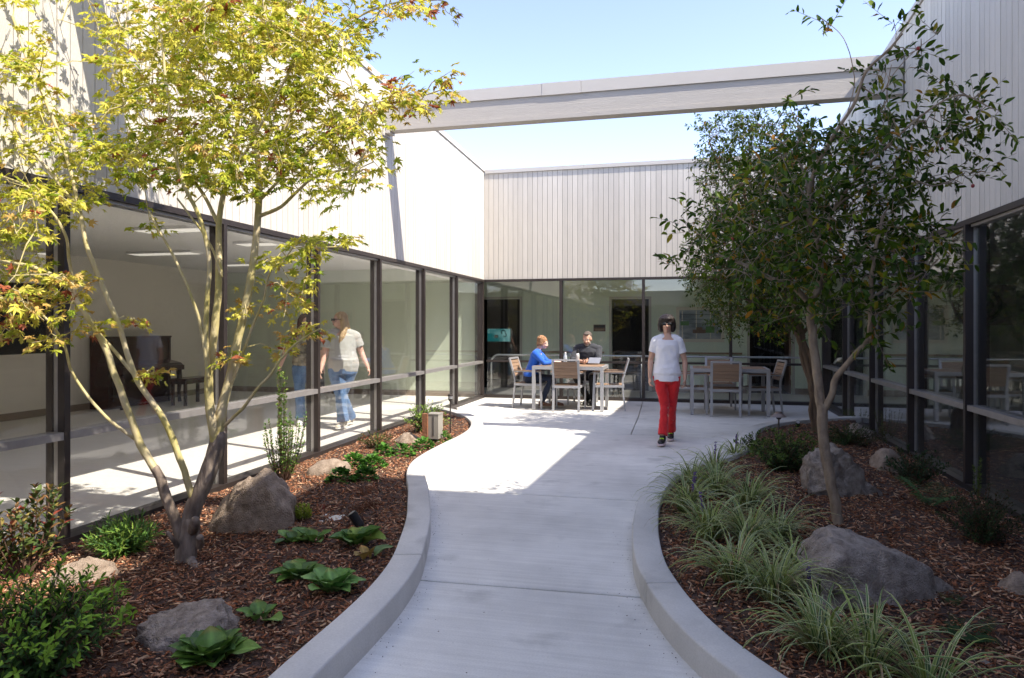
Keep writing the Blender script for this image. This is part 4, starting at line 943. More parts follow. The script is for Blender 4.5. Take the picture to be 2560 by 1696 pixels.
M['brown_hair'] = mat('brown_hair', (.08, .03, .018), .5, bump=.8, bscale=60, stretch=(1, 1, .2))
b = MB(); b.ell(P(0, -.03, .04), (.086, .096, .083), q, 20, 14)
for s in (-1, 1): b.tube([P(.07*s, -.03, .02), P(.08*s, -.03, -.12), P(.075*s, -.01, -.2)], [.04, .042, .02], 12, True)
b.tube([P(0, -.07, .0), P(0, -.08, -.16)], [.06, .055], 12, True); link('hair', remesh(b, 'hair', M['brown_hair'], .008, 1, .004, 30), w2)
for an, td in ((anR, Dv(-.1, -1, 0)), (anL, Dv(.1, -1, 0))): shoe(w2, an, td, M['white_pl'], M['white_pl'], 'white_shoe', 1.)
fd = MB().bar(T(.2, -.14, .78), T(.22, -.10, .52), .2, .02, (0, 1, 0)).build('document_folder', M['black']); tag(fd, 'black folder carried upright between the two women inside', 'folder')
# ================================================================ ROCKS
def fbm(p, o=5, h=.55):
    s = 0; a = 1
    for i in range(o): s += a*noise.noise(p); p = p*2.03+Vector((3.1, 1.7, 5.2)); a *= h
    return s
def boulder(x0, x1, yt, yb, label, skew=0., depth=.75, material='rock', sub=5, seed=0, rough=1., flat=0., group=None, sharp=.0, zb=.04):
    g = G((x0+x1)/2, yb, zb+.03); zc = g.y*CT-g.x*ST; w = (x1-x0)*D*zc/FPX/2*1.17; h = (yb-yt)*D*zc/FPX
    fw = Vector((-ST, CT, 0)); rt = Vector((CT, ST, 0)); dp = w*depth; c = g+fw*dp*.55
    h *= .98 if h < .3 else 1.
    bm = bmesh.new(); bmesh.ops.create_icosphere(bm, subdivisions=sub, radius=1); rr = random.Random(seed)
    planes = [(Vector((rr.gauss(0, 1), rr.gauss(0, 1), rr.gauss(0, .6))).normalized(), rr.uniform(.62, .92)) for _ in range(9)]
    off = Vector((seed*7.3, seed*1.9, seed*3.7))
    for v in bm.verts:
        p = v.co.copy(); n = p.normalized()
        for pn, d in planes:
            e = p.dot(pn)-d
            if e > 0: p -= pn*e*(.75 if sharp == 0 else sharp)
        p *= 1+.16*fbm(n*1.3+off, 3)+.06*rough*fbm(n*4.5+off, 4)+.022*rough*fbm(n*14+off, 4)
        z = max(p.z, -.35); z = (z+.35)/1.3
        x = p.x*(1-.35*max(0, z-.1)*(1-flat))+skew*z
        v.co = rt*(x*w)+fw*(p.y*dp)+Vector((0, 0, z*h*(1.08)-.06))
    me = bpy.data.meshes.new('boulder'); bm.to_mesh(me); bm.free(); me.materials.append(M[material])
    me.polygons.foreach_set('use_smooth', [True]*len(me.polygons))
    o = bpy.data.objects.new('boulder', me); COL.objects.link(o); o.location = (c.x, c.y, zb-.02*min(1, h*3)); return tag(o, label, 'rock', 'boulders in the planting beds')
boulder(468, 662, 1083, 1232, 'big tan triangular boulder beside the maple trunk', .22, .7, seed=3, rough=.8)
boulder(88, 242, 1268, 1350, 'rounded pinkish boulder between the window sill and the glossy shrub', .05, .8, seed=4)
boulder(280, 536, 1365, 1500, 'low flat grey boulder behind the large leafy clump in front', .1, .8, 'rock_grey', seed=5, flat=1., rough=1.5)
boulder(695, 822, 1048, 1098, 'low tan boulder near the sill behind the green leaf mounds', .0, .6, seed=6, flat=.6, sub=4)
boulder(908, 980, 984, 1028, 'small pale boulder next to the rusty post', .0, .8, seed=8, sub=4, flat=.5)
boulder(1850, 2285, 1226, 1402, 'largest boulder, long and sloping to the right, behind the striped grass', -.40, .6, 'rock_grey', seed=9, rough=1.)
boulder(1852, 2032, 1020, 1148, 'craggy grey boulder behind the slim smooth trunk', .0, .7, 'rock_grey', seed=12, rough=2.2, sharp=1.)
boulder(2022, 2112, 1022, 1085, 'smooth boulder to the right of the craggy one, half behind a shrub', -.1, .8, 'rock', seed=13, sub=4)
boulder(1962, 2024, 966, 1008, 'dark small boulder at the far end of the shaded bed', .0, .8, 'rock_grey', seed=14, sub=4)
boulder(2334, 2420, 1295, 1372, 'boulder cut off by the picture edge in the shaded bed', .0, .9, 'rock', seed=15, sub=4)
SLB = ['chalky white stone, left one of the pair touching in the cluster', 'largest of the chalky white stones by the black spotlight', 'chalky white stone nearest the black spotlight', 'small chalky stone at the left tip of the white cluster', 'chalky stone at the foot of the big tan boulder, right one', 'tiny chalky stone pressed against the big tan boulder', 'chalky white stone lying in front of the largest one']
for i, (x, y, r_) in enumerate(((752, 1200, .055), (772, 1206, .07), (790, 1200, .045), (742, 1212, .04), (690, 1218, .045), (672, 1214, .035), (765, 1214, .035))):
    g = G(x, y, .06); bm = bmesh.new(); bmesh.ops.create_icosphere(bm, subdivisions=3, radius=r_)
    for v in bm.verts:
        v.co *= 1+.35*noise.noise(v.co*14+Vector((i*3, 0, 0))); v.co.z *= .6
    me = bpy.data.meshes.new('stone'); bm.to_mesh(me); bm.free(); me.materials.append(M['whitestone']); me.polygons.foreach_set('use_smooth', [True]*len(me.polygons))
    o = bpy.data.objects.new('stone', me); COL.objects.link(o); o.location = (g.x, g.y, .06)
    tag(o, SLB[i], 'stone', 'chalky stones')
pebs = MB()
for i in range(46):
    x, y = R.uniform(2130, 2290), R.uniform(1535, 1600); g = G(x, y, .065); r_ = R.uniform(.012, .028); pebs.ell((g.x, g.y, .07), (r_, r_*R.uniform(.7, 1), r_*.6), rotz(R.uniform(0, 6)), 9, 6)
tag(pebs.build('pebbles', M['rock_grey'], None, True), kind='stuff')

# ================================================================ FOLIAGE
def leaf_maple():
    angs = [-128, -82, -42, 0, 42, 82, 128]; ln = [.42, .74, .93, 1., .93, .74, .42]; V = [(0, 0, 0)]
    for i, (a, l) in enumerate(zip(angs, ln)):
        t = math.radians(a); 
        if i: 
            tm = math.radians((a+angs[i-1])/2); rn = .30; V.append((rn*math.sin(tm), rn*math.cos(tm), .0))
        tw = math.radians(9)
        V.append((l*.58*math.sin(t-tw), l*.58*math.cos(t-tw), -.03)); V.append((l*math.sin(t), l*math.cos(t), -.16*l)); V.append((l*.58*math.sin(t+tw), l*.58*math.cos(t+tw), -.03))
    n = len(V); F = [(0, i+1, i) for i in range(1, n-1)]+[(0, 1, n-1)]
    V = np.array(V); V[:, 1] += .12
    return V, np.array(F)
def leaf_oval(w=.36, cup=.10, droop=.14):
    ys = [0, .22, .5, .78, 1.]; ws = [0, .75, 1., .68, 0]; V = []; 
    for y, q in zip(ys, ws):
        z = -droop*y*y
        if q == 0: V.append((0, y, z))
        else: V += [(-q*w/2, y, z+cup*q), (0, y, z), (q*w/2, y, z+cup*q)]
    # idx: 0; 1,2,3; 4,5,6; 7,8,9; 10
    F = [(0, 2, 1), (0, 3, 2), (1, 2, 5), (1, 5, 4), (2, 3, 6), (2, 6, 5), (4, 5, 8), (4, 8, 7), (5, 6, 9), (5, 9, 8), (7, 8, 10), (8, 9, 10)]
    return np.array(V), np.array(F)
def leaf_simple(w=.42, cup=.08):
    V = [(0, 0, 0), (-w/2, .5, cup), (0, .5, 0), (w/2, .5, cup), (0, 1, -.08)]
    return np.array(V), np.array([(0, 2, 1), (0, 3, 2), (1, 2, 4), (2, 3, 4)])
def frames(dirs, normals):
    d = np.asarray(dirs, float); d /= np.linalg.norm(d, axis=1, keepdims=True)
    n = np.asarray(normals, float); n = n-d*(n*d).sum(1, keepdims=True); nn = np.linalg.norm(n, axis=1, keepdims=True); n = np.where(nn > 1e-5, n/np.maximum(nn, 1e-6), [[0, 0, 1]])
    x = np.cross(d, n); return np.stack([x, d, n], 2)
def bake(tmpl, P, Dr, Nn, S, C, jit=0.):
    V0, F0 = tmpl; Rm = frames(Dr, Nn); P = np.asarray(P); n = len(P); S = np.asarray(S).reshape(-1, 1, 1)
    T = np.repeat(V0[None], n, 0)
    if jit: T = T+NR.normal(0, jit, T.shape)*np.array([1, 1, 1.6])
    V = np.einsum('nij,nkj->nki', Rm, T*S)+P[:, None, :]
    F = (F0[None]+len(V0)*np.arange(n)[:, None, None]).reshape(-1, F0.shape[1])
    return V, F, np.repeat(np.asarray(C)[:, None, :], len(V0), 1)
def foliage(root, tmpl, P, Dr, Nn, S, C, material, indiv=0, name='leaf', many='leaves', jit=.02):
    V, F, CC = bake(tmpl, P, Dr, Nn, S, C, jit); n = len(V); P = np.asarray(P)
    pick = []
    if indiv:
        zc = P[:, 1]*CT-P[:, 0]*ST; xc = P[:, 0]*CT+P[:, 1]*ST; px = 1280+FPX*xc/np.maximum(zc, .1); py = HY-FPX*(P[:, 2]-CAMH)/np.maximum(zc, .1)
        ok = (px > 5) & (px < 2555) & (py > 5) & (py < 1690) & (zc > .5); idx = np.where(ok)[0]; idx = idx[np.argsort((zc/np.asarray(S))[idx])][:indiv]; pick = list(idx)
        for i in pick:
            me = np_mesh(name, V[i]-P[i], tmpl[1], material, CC[i]); o = bpy.data.objects.new(name, me); COL.objects.link(o); o.location = P[i]
            o.parent = root; o.matrix_parent_inverse = pw(root).inverted()
    keep = np.ones(n, bool); keep[pick] = False; V = V[keep]; CC = CC[keep]; m = len(V)
    if m:
        F = (tmpl[1][None]+len(tmpl[0])*np.arange(m)[:, None, None]).reshape(-1, tmpl[1].shape[1])
        tag(link(many, np_mesh(many, V, F, material, CC), root), kind='stuff')
def runit(): 
    v = Vector((R.gauss(0, 1), R.gauss(0, 1), R.gauss(0, 1))); return v.normalized()
def pickcol(pal, wts, var=.15):
    c = R.choices(pal, wts)[0]; k = R.uniform(1-var, 1+var); return (c[0]*k, c[1]*k, c[2]*k)
ML, OV, OVW, SM = leaf_maple(), leaf_oval(.40), leaf_oval(.5, .08, .1), leaf_simple()
# ---------------------------------------------------------------- Japanese maple
YM = G(430, 1303, .06).y
def path(pts): return [AY(x, y, YM+dy) for x, y, dy in pts]
mp = empty('maple_tree', tuple(G(432, 1303, .05)), 'multi-stemmed maple with yellow green star leaves growing from the sunny bed', 'tree')
def smooth_path(P, n=5):
    out = []
    for i in range(len(P)-1):
        p0, p1, p2, p3 = P[max(i-1, 0)], P[i], P[i+1], P[min(i+2, len(P)-1)]
        for k in range(n):
            t = k/n; out.append(.5*((2*p1)+(p2-p0)*t+(2*p0-5*p1+4*p2-p3)*t*t+(-p0+3*p1-3*p2+p3)*t**3))
    out.append(P[-1]); return out
mstems = []
def stem(name, P, r0, r1, material, root, n=9, wob=.004, store=None, k=5):
    P = smooth_path(P, k); m = len(P); rad = [r0+(r1-r0)*(i/(m-1))**.8 for i in range(m)]
    P = [p+Vector((noise.noise(p*9)*wob, noise.noise(p*9+Vector((5, 0, 0)))*wob, 0)) for p in P]
    rad = [r*(1+.10*noise.noise(p*16)) for r, p in zip(rad, P)]
    o = MB().tube(P, rad, n, True).build(name, material, root, True)
    if store is not None: store.extend((p, r) for p, r in zip(P, rad))
    return o
ms = mstems; bo, by = M['bark_old'], M['bark_y']
stem('trunk', path([(425, 1318, 0), (432, 1280, 0), (438, 1240, 0), (440, 1210, 0)]), .068, .05, bo, mp, 14, .012, ms)
stem('trunk', path([(436, 1225, 0), (446, 1180, .02), (470, 1120, .03), (492, 1070, .05), (505, 1010, .05)]), .052, .046, bo, mp, 14, .01, ms)
stem('trunk', path([(425, 1262, -.02), (405, 1205, -.04), (385, 1150, -.08), (372, 1110, -.1), (358, 1084, -.12)]), .032, .025, bo, mp, 12, .006, ms)
stem('knot', path([(462, 1262, -.06), (463, 1250, -.08), (462, 1243, -.095)]), .022, .020, bo, mp, 12, .0)
stem('knot', path([(446, 1225, -.03), (450, 1212, -.07), (450, 1204, -.085)]), .030, .027, bo, mp, 12, .004)
stem('dead_stub', path([(415, 1268, -.04), (400, 1248, -.1), (388, 1232, -.13)]), .016, .010, bo, mp, 8)
for x in (-1, 1): stem('root', path([(432+x*4, 1290, 0), (432+x*18, 1312, -.05-.03*x), (432+x*30, 1322, -.08)]), .035, .012, bo, mp, 10, .005)
SB = [  # branches: (points, r0, r1)
 ([(500, 1030, .05), (512, 950, .04), (530, 880, .05), (556, 760, .08), (580, 640, .1), (593, 540, .12), (600, 440, .12), (592, 330, .15), (583, 200, .2), (582, 60, .22), (585, -60, .25)], .033, .010),
 ([(500, 1040, .05), (488, 960, -.02), (482, 880, -.05), (492, 790, -.06), (503, 700, -.05), (506, 600, -.02), (506, 520, 0), (520, 430, .05), (545, 320, .1), (556, 180, .15), (560, 20, .2)], .030, .009),
 ([(484, 900, -.05), (476, 800, -.12), (478, 700, -.15), (484, 600, -.18), (460, 500, -.2), (425, 430, -.25), (400, 330, -.3), (385, 200, -.3), (370, 60, -.3)], .017, .006),
 ([(505, 570, 0), (512, 640, -.08), (497, 590, -.1), (470, 540, -.15), (440, 500, -.2), (410, 460, -.25)], .009, .005),
 ([(480, 870, -.1), (465, 760, -.15), (440, 680, -.2), (400, 590, -.25), (365, 530, -.3), (345, 490, -.3)], .010, .005),
 ([(358, 1086, -.12), (325, 1029, -.15), (305, 974, -.18), (270, 880, -.22), (245, 809, -.25), (228, 775, -.26), (200, 732, -.28), (175, 692, -.3), (155, 654, -.3), (110, 632, -.32), (62, 614, -.35), (0, 605, -.4)], .023, .010),
 ([(445, 1150, .0), (420, 1074, -.05), (395, 1004, -.08), (365, 949, -.1), (320, 884, -.12), (295, 820, -.14), (275, 752, -.15), (250, 697, -.16), (225, 632, -.18), (203, 580, -.2), (190, 520, -.2), (179, 470, -.2), (168, 420, -.2), (150, 350, -.2), (120, 270, -.25), (65, 140, -.3), (30, 40, -.3)], .020, .008),
 ([(310, 1014, -.15), (240, 959, -.25), (170, 869, -.3), (150, 800, -.35), (110, 740, -.4), (60, 700, -.45), (0, 690, -.5)], .010, .005),
 ([(320, 879, -.12), (280, 829, -.16), (240, 784, -.2), (205, 740, -.26)], .012, .009),
 ([(172, 465, -.2), (155, 450, -.22), (105, 385, -.28), (50, 320, -.35), (10, 235, -.4)], .012, .006),
 ([(175, 690, -.3), (160, 600, -.35), (150, 540, -.4), (110, 480, -.45), (60, 430, -.5), (-20, 400, -.5)], .010, .005),
 ([(518, 985, .04), (560, 945, -.05), (595, 900, -.1), (625, 866, -.12), (650, 830, -.12), (690, 790, -.12), (740, 760, -.15)], .010, .005),
 ([(530, 900, .05), (560, 820, 0), (590, 740, -.03), (610, 690, -.05), (620, 640, -.06), (650, 600, -.08), (720, 575, -.1), (800, 572, -.1)], .009, .004),
 ([(600, 500, .12), (650, 478, .1), (690, 440, .08), (730, 408, .06), (800, 390, .05), (860, 355, .05)], .012, .005),
 ([(600, 430, .12), (640, 340, .2), (680, 250, .25), (740, 160, .3), (800, 60, .35), (900, 10, .4), (1010, 0, .4)], .012, .005),
 ([(595, 470, .12), (680, 380, .2), (760, 310, .3), (840, 250, .35), (930, 235, .4), (1030, 205, .4)], .010, .004),
 ([(506, 520, 0), (470, 450, 0), (420, 380, .05), (350, 300, .1), (290, 220, .1), (240, 110, .1)], .012, .005),
 ([(520, 430, .05), (580, 330, -.1), (640, 220, -.2), (690, 120, -.25), (720, 10, -.3)], .010, .004),
 ([(545, 320, .1), (500, 230, .3), (450, 130, .4), (420, 20, .5)], .009, .004),
]
for P_pts, r0, r1 in SB: stem('branch', path(P_pts), r0, r1, by, mp, 9, .004, ms)
BL = [(330, 60, 90), (450, 60, 100), (560, 60, 100), (660, 60, 90), (745, 60, 75), (300, 150, 70), (265, 60, 45), (400, 150, 110), (520, 150, 110), (640, 160, 100), (740, 150, 75), (800, 90, 50), (330, 240, 70), (430, 270, 100),
 (550, 260, 110), (660, 270, 100), (755, 250, 75), (830, 275, 60), (895, 245, 40), (950, 215, 32), (1010, 203, 36), (850, 30, 50), (930, 18, 45), (1005, 18, 40), (380, 350, 85), (300, 370, 65), (480, 370, 90), (600, 370, 90), (700, 360, 80),
 (790, 330, 60), (860, 350, 35), (790, 415, 45), (845, 410, 40), (700, 430, 50), (560, 430, 45), (440, 430, 60), (350, 430, 45), (260, 340, 45), (930, 190, 35), (880, 270, 35), (980, 255, 18),
 (40, 30, 50), (55, 90, 45), (20, 160, 50), (85, 165, 40), (40, 260, 60), (110, 260, 60), (180, 300, 50), (225, 350, 50), (60, 340, 60), (130, 380, 55), (200, 420, 35), (20, 420, 60), (80, 460, 60), (40, 520, 50), (130, 480, 40), (190, 500, 40),
 (240, 455, 32), (30, 580, 60), (90, 640, 55), (20, 680, 60), (130, 655, 48), (165, 700, 42), (60, 735, 48), (10, 760, 40), (130, 785, 26), (300, 755, 18), (215, 760, 16), (-30, 200, 60), (-30, 400, 60), (-30, 620, 60), (-20, 750, 40),
 (620, 612, 34), (680, 592, 42), (740, 578, 36), (792, 570, 20), (650, 655, 34), (700, 640, 18), (655, 705, 26), (700, 705, 14), (690, 778, 17), (645, 812, 15), (350, 522, 18), (360, 868, 10), (570, 715, 10), (540, 830, 9),
 (720, 765, 12), (500, -60, 120), (680, -60, 110), (340, -60, 100), (150, -40, 60), (840, -50, 70), (80, 120, 40)]
class Attach:                    # twigs grow from the nearest stem or from an earlier twig
    def __init__(s, pts, cap=30000): s.a = np.full((cap, 3), 1e6); s.n = len(pts); s.a[:s.n] = pts
    def near(s, c):
        d = ((s.a[:s.n]-np.array(c))**2).sum(1); return Vector(s.a[int(d.argmin())])
    def add(s, *ps):
        for q in ps: s.a[s.n] = tuple(q); s.n += 1
AT = Attach([tuple(p) for p, r in ms])
P_, D_, N_, S_, C_ = [], [], [], [], []
tw = MB()
pal = [(.60, .58, .07), (.46, .51, .05), (.70, .63, .11), (.27, .37, .03), (.62, .42, .12), (.38, .11, .05)]
for bx_, by_, br in BL:
    dy0 = R.uniform(-.15, .15) if br < 30 else R.uniform(-.35, .45)
    if bx_ < 230: dy0 -= .25
    area = br*br; ns = max(3, int(area/330))
    low = by_ > 300 and 200 < bx_ < 760
    for _ in range(ns):
        a = R.uniform(0, 6.28); rr = math.sqrt(R.random())*br
        yy = YM+dy0+R.uniform(-.45, .45)*min(1, br/60)
        c = AY(bx_+rr*math.cos(a), by_+rr*math.sin(a)*.85, yy)
        s0 = AT.near(c)
        if (c-s0).length > .9: continue
        AT.add(s0.lerp(c, .5)+Vector((0, 0, .03)), c)
        out = (c-s0); out.z *= .5
        if out.length < .02: out = runit()
        out.normalize()
        tw.tube([s0, s0.lerp(c, .5)+Vector((0, 0, .03)), c, c+out*.06], [.0035, .0028, .002, .001], 4)
        side_ = out.cross(Vector((0, 0, 1))).normalized(); g = R.random()
        for k in range(R.randint(8, 12)):
            t = R.uniform(-.09, .10); s = R.uniform(-.075, .075)
            p = c+out*t+side_*s+Vector((0, 0, R.uniform(-.025, .03)))
            dr = (out*(.6+t*4)+side_*s*12+runit()*.35+Vector((0, 0, R.uniform(-.55, .05)))).normalized()
            P_.append(tuple(p)); D_.append(tuple(dr)); N_.append(tuple((Vector((0, 0, 1))*.8+runit()*.6+Vector((0, -.25, 0))))); S_.append(R.uniform(.026, .050))
            w = [5, 3, 3.5, .8, .5, .06] if not low else [5, 5, 2, 2.4, .4, .06]
            if g < .05: w = [1, .5, 2.5, .2, 4, 1.6]
            if by_ > 650 or bx_ > 880: w = [2, 1, 4, .6, 2.5, .9]
            C_.append(pickcol(pal, w))
tag(tw.build('twigs', by, mp), kind='stuff')
foliage(mp, ML, P_, D_, N_, S_, C_, M['leaf_m'], 300, jit=.06)

# ---------------------------------------------------------------- trees of the shaded bed
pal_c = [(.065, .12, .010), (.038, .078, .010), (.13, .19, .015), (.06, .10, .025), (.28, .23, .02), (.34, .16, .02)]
def crown(root, stems, blobs, Y0, tmpl, size, per, wts, twmat, indiv, dens, spread=.3, zflat=.9, maxd=1.2, pal=pal_c, lie=.5):
    AT = Attach([tuple(p) for p, r in stems]); P_, D_, N_, S_, C_ = [], [], [], [], []; tw = MB()
    for b_ in blobs:
        bx_, by_, br = b_[:3]; dy = b_[3] if len(b_) > 3 else 0; dn = b_[4] if len(b_) > 4 else 1
        for _ in range(max(2, int(br*br/dens*dn))):
            a = R.uniform(0, 6.28); rr = math.sqrt(R.random())*br
            c = AY(bx_+rr*math.cos(a), by_+rr*math.sin(a)*zflat, Y0+dy+R.uniform(-spread, spread)*min(1, br/50))
            s0 = AT.near(c)
            if (c-s0).length > maxd: continue
            AT.add(c)
            out = (c-s0)
            if out.length < .02: out = runit()
            out.normalize(); out = (out+runit()*.4).normalized(); L_ = size*3.2
            mid = s0.lerp(c, .5)+runit()*.05
            tw.tube([s0, mid, c, c+out*L_], [.0038, .003, .0022, .001], 4); AT.add(mid)
            for k in range(per):
                t = k/per*L_; s = 1 if k % 2 else -1
                sd = out.cross(runit()).normalized()*s
                P_.append(tuple(c+out*t)); D_.append(tuple((out*.55+sd*.9+Vector((0, 0, R.uniform(-.35, .25)))))); N_.append(tuple(Vector((0, -.1, lie+.3))+runit()*.6)); S_.append(size*R.uniform(.65, 1.15)); C_.append(pickcol(pal, wts, .22))
    tag(tw.build('twigs', twmat, root), kind='stuff'); foliage(root, tmpl, P_, D_, N_, S_, C_, M['leaf'], indiv)
# dense tree at the back
gB = G(1888, 1003, .05); YB = gB.y
bt = empty('evergreen_tree', tuple(gB), 'dense small-leaved evergreen with a dark twisted trunk at the far end of the shaded bed', 'tree'); bs = []
pth = lambda Y0, pts: [AY(x, y, Y0+dy) for x, y, dy in pts]
for dx, r_ in ((0, .055), (12, .045), (-9, .035)):
    stem('trunk', pth(YB, [(1890+dx*.8, 1012, 0), (1886+dx, 960, .02*dx/10), (1878+dx*.4, 900, -.02), (1866+dx*.9, 840, 0), (1852+dx*.5, 790, .02), (1838+dx, 740, 0), (1815+dx*1.6, 680, 0), (1790+dx*3, 600, 0), (1770+dx*4, 500, 0), (1755+dx*5, 400, 0)]), r_, .018, M['bark_d'], bt, 10, .02, bs)
for pts in ([(1845, 770, 0), (1780, 720, -.2), (1700, 680, -.3), (1650, 640, -.3)], [(1820, 690, 0), (1750, 600, .1), (1680, 540, .1), (1630, 520, .1)], [(1790, 600, 0), (1720, 480, .1), (1670, 400, .2), (1640, 330, .2)], [(1800, 620, 0), (1850, 520, -.1), (1880, 430, -.1), (1870, 340, 0)], [(1850, 780, 0), (1890, 720, .1), (1910, 640, .1)]):
    stem('branch', pth(YB, pts), .025, .010, M['bark_d'], bt, 8, .01, bs)
bb = [(1700, 330, 70), (1665, 400, 60), (1760, 350, 80), (1825, 310, 55), (1850, 380, 75), (1690, 470, 70), (1785, 460, 90), (1655, 520, 50), (1690, 560, 80), (1640, 630, 50), (1690, 680, 75), (1780, 650, 90), (1790, 725, 60), (1700, 740, 42), (1860, 600, 75), (1865, 700, 60), (1725, 600, 90), (1640, 300, 25), (1620, 560, 30), (1610, 630, 25), (1745, 275, 35), (1800, 545, 90), (1880, 480, 70)]
crown(bt, bs, bb, YB, SM, .062, 12, [6, 5, 3, 2, .7, .25], M['bark_d'], 0, 48, .75, .95, 1.6)
# front tree: large glossy leaves, open crown
gF = G(1940, 1222, .06); YF = gF.y
ft = empty('camellia_tree', tuple(gF), 'slim smooth-barked tree with larger glossy leaves and a few red fruits in the shaded bed', 'tree'); fs = []
def fst(pts, r0, r1, nm='branch'): stem(nm, pth(YF, pts), r0, r1, M['bark_c'], ft, 10, .008, fs)
fst([(1942, 1232, 0), (1932, 1170, 0), (1915, 1090, 0), (1904, 1020, .02), (1900, 970, .03), (1902, 940, .03)], .036, .036, 'trunk')
fst([(1902, 950, .03), (1890, 880, .04), (1882, 810, .05), (1875, 750, .06), (1869, 700, .06)], .034, .028)
fst([(1902, 952, .03), (1922, 915, -.02), (1930, 880, -.04), (1952, 848, -.08), (1975, 820, -.1), (2005, 787, -.12), (2012, 740, -.14), (2012, 680, -.15), (2020, 600, -.2), (2040, 500, -.2)], .026, .010)
fst([(1869, 700, .06), (1840, 670, .02), (1780, 642, -.05), (1720, 612, -.1), (1660, 590, -.1)], .022, .008)
fst([(1869, 702, .06), (1893, 660, .05), (1898, 600, .04), (1880, 540, .03), (1868, 480, 0), (1872, 430, -.02), (1895, 370, -.05), (1935, 300, -.08), (1975, 240, -.1), (2000, 170, -.12), (2060, 110, -.15), (2085, 80, -.15)], .024, .007)
fst([(1880, 540, .03), (1850, 480, .1), (1800, 440, .15), (1740, 420, .2), (1700, 430, .2)], .012, .005)
fst([(1868, 470, 0), (1860, 400, .1), (1820, 340, .15), (1770, 310, .15)], .010, .004)
fst([(1885, 560, .03), (1930, 480, -.1), (1990, 400, -.15), (2060, 330, -.2), (2140, 260, -.2), (2220, 220, -.2), (2290, 250, -.2)], .013, .004)
fst([(1930, 480, -.1), (1990, 440, -.15), (2080, 410, -.2), (2160, 430, -.2), (2230, 400, -.2)], .009, .004)
fst([(2012, 690, -.15), (2060, 660, -.15), (2120, 640, -.2), (2170, 600, -.2)], .009, .004)
fst([(1960, 260, -.1), (1975, 180, -.1), (1950, 90, -.1), (1915, 55, -.1)], .004, .002)
fst([(1990, 200, -.1), (2030, 220, -.12), (2060, 180, -.12), (2100, 130, -.15), (2170, 75, -.15)], .005, .002)
fst([(1868, 480, 0), (1820, 520, -.1), (1760, 530, -.15), (1700, 500, -.15)], .010, .004)
fst([(2070, 110, -.15), (2072, 80, -.15), (2064, 45, -.15)], .003, .0015)
fst([(2005, 790, -.12), (2015, 735, -.2), (2050, 715, -.22), (2085, 690, -.25)], .006, .003)
fst([(2085, 330, -.2), (2050, 230, -.2), (2060, 150, -.2)], .005, .003)
fst([(1900, 380, -.05), (1850, 300, 0), (1820, 230, 0)], .004, .002)
fb = [(1915, 50, 14, -.1, 3), (1820, 232, 10, 0, 3), (2068, 50, 10, -.15, 2), (2075, 110, 22, -.15), (2120, 120, 14, -.15, 2), (2160, 78, 8, -.15, 2), (2030, 180, 25), (2040, 240, 35), (2120, 280, 35), (2180, 270, 35), (2230, 235, 35), (2280, 265, 30), (2170, 200, 25), (2190, 330, 25, -.2), (2060, 330, 50, -.1), (2120, 350, 35), (1990, 330, 50), (1940, 330, 40), (1860, 330, 40, .1), (1790, 380, 45, .1), (1840, 480, 55), (1760, 510, 50, .1), (1680, 480, 40, .1), (1830, 560, 50), (1750, 570, 45), (1960, 400, 55), (2040, 420, 55), (2110, 430, 40), (2180, 420, 25), (2235, 395, 22), (2250, 400, 12), (1880, 400, 50, 0, .7), (1820, 400, 45, .1, .6), (1760, 440, 40, .15, .5), (1700, 440, 35, .15, .6),
 (1900, 480, 50), (1960, 500, 60), (2030, 510, 60), (2100, 520, 45), (2150, 560, 35), (1990, 590, 60), (2060, 610, 50), (2120, 640, 40), (2180, 620, 22), (1930, 600, 50), (1880, 640, 45), (1800, 640, 45, -.05, .6), (1740, 620, 40, -.1, .6), (1680, 610, 35, -.1, .8), (1590, 600, 30, -.1, .8), (1580, 510, 16, -.1), (1600, 520, 22, -.1, .6), (1660, 530, 35, -.1, .5), (2015, 680, 35), (1960, 680, 40), (1880, 730, 35), (1830, 710, 30, 0, .7), (2020, 770, 22, -.15, 3), (2025, 730, 16, -.2, 3), (2080, 690, 25, -.2), (1860, 560, 50, 0, .6), (1600, 560, 28, 0, .5)]
crown(ft, fs, fb, YF, OV, .074, 8, [6, 5, 4, 2, 1.3, .5], M['bark_c'], 300, 150, .35, .9, 1.3)
for i, (x, y) in enumerate(((2122, 112), (1980, 388), (1917, 530), (1693, 552), (1908, 632), (2432/D, 430), (1840, 600), (2355/D, 345))):
    g = AY(x, y, YF-.15); MB().ell(g, (.011, .011, .013), None, 10, 8).build('red_fruit', mat('red_fruit', (.3, .03, .025), .4), ft, True)

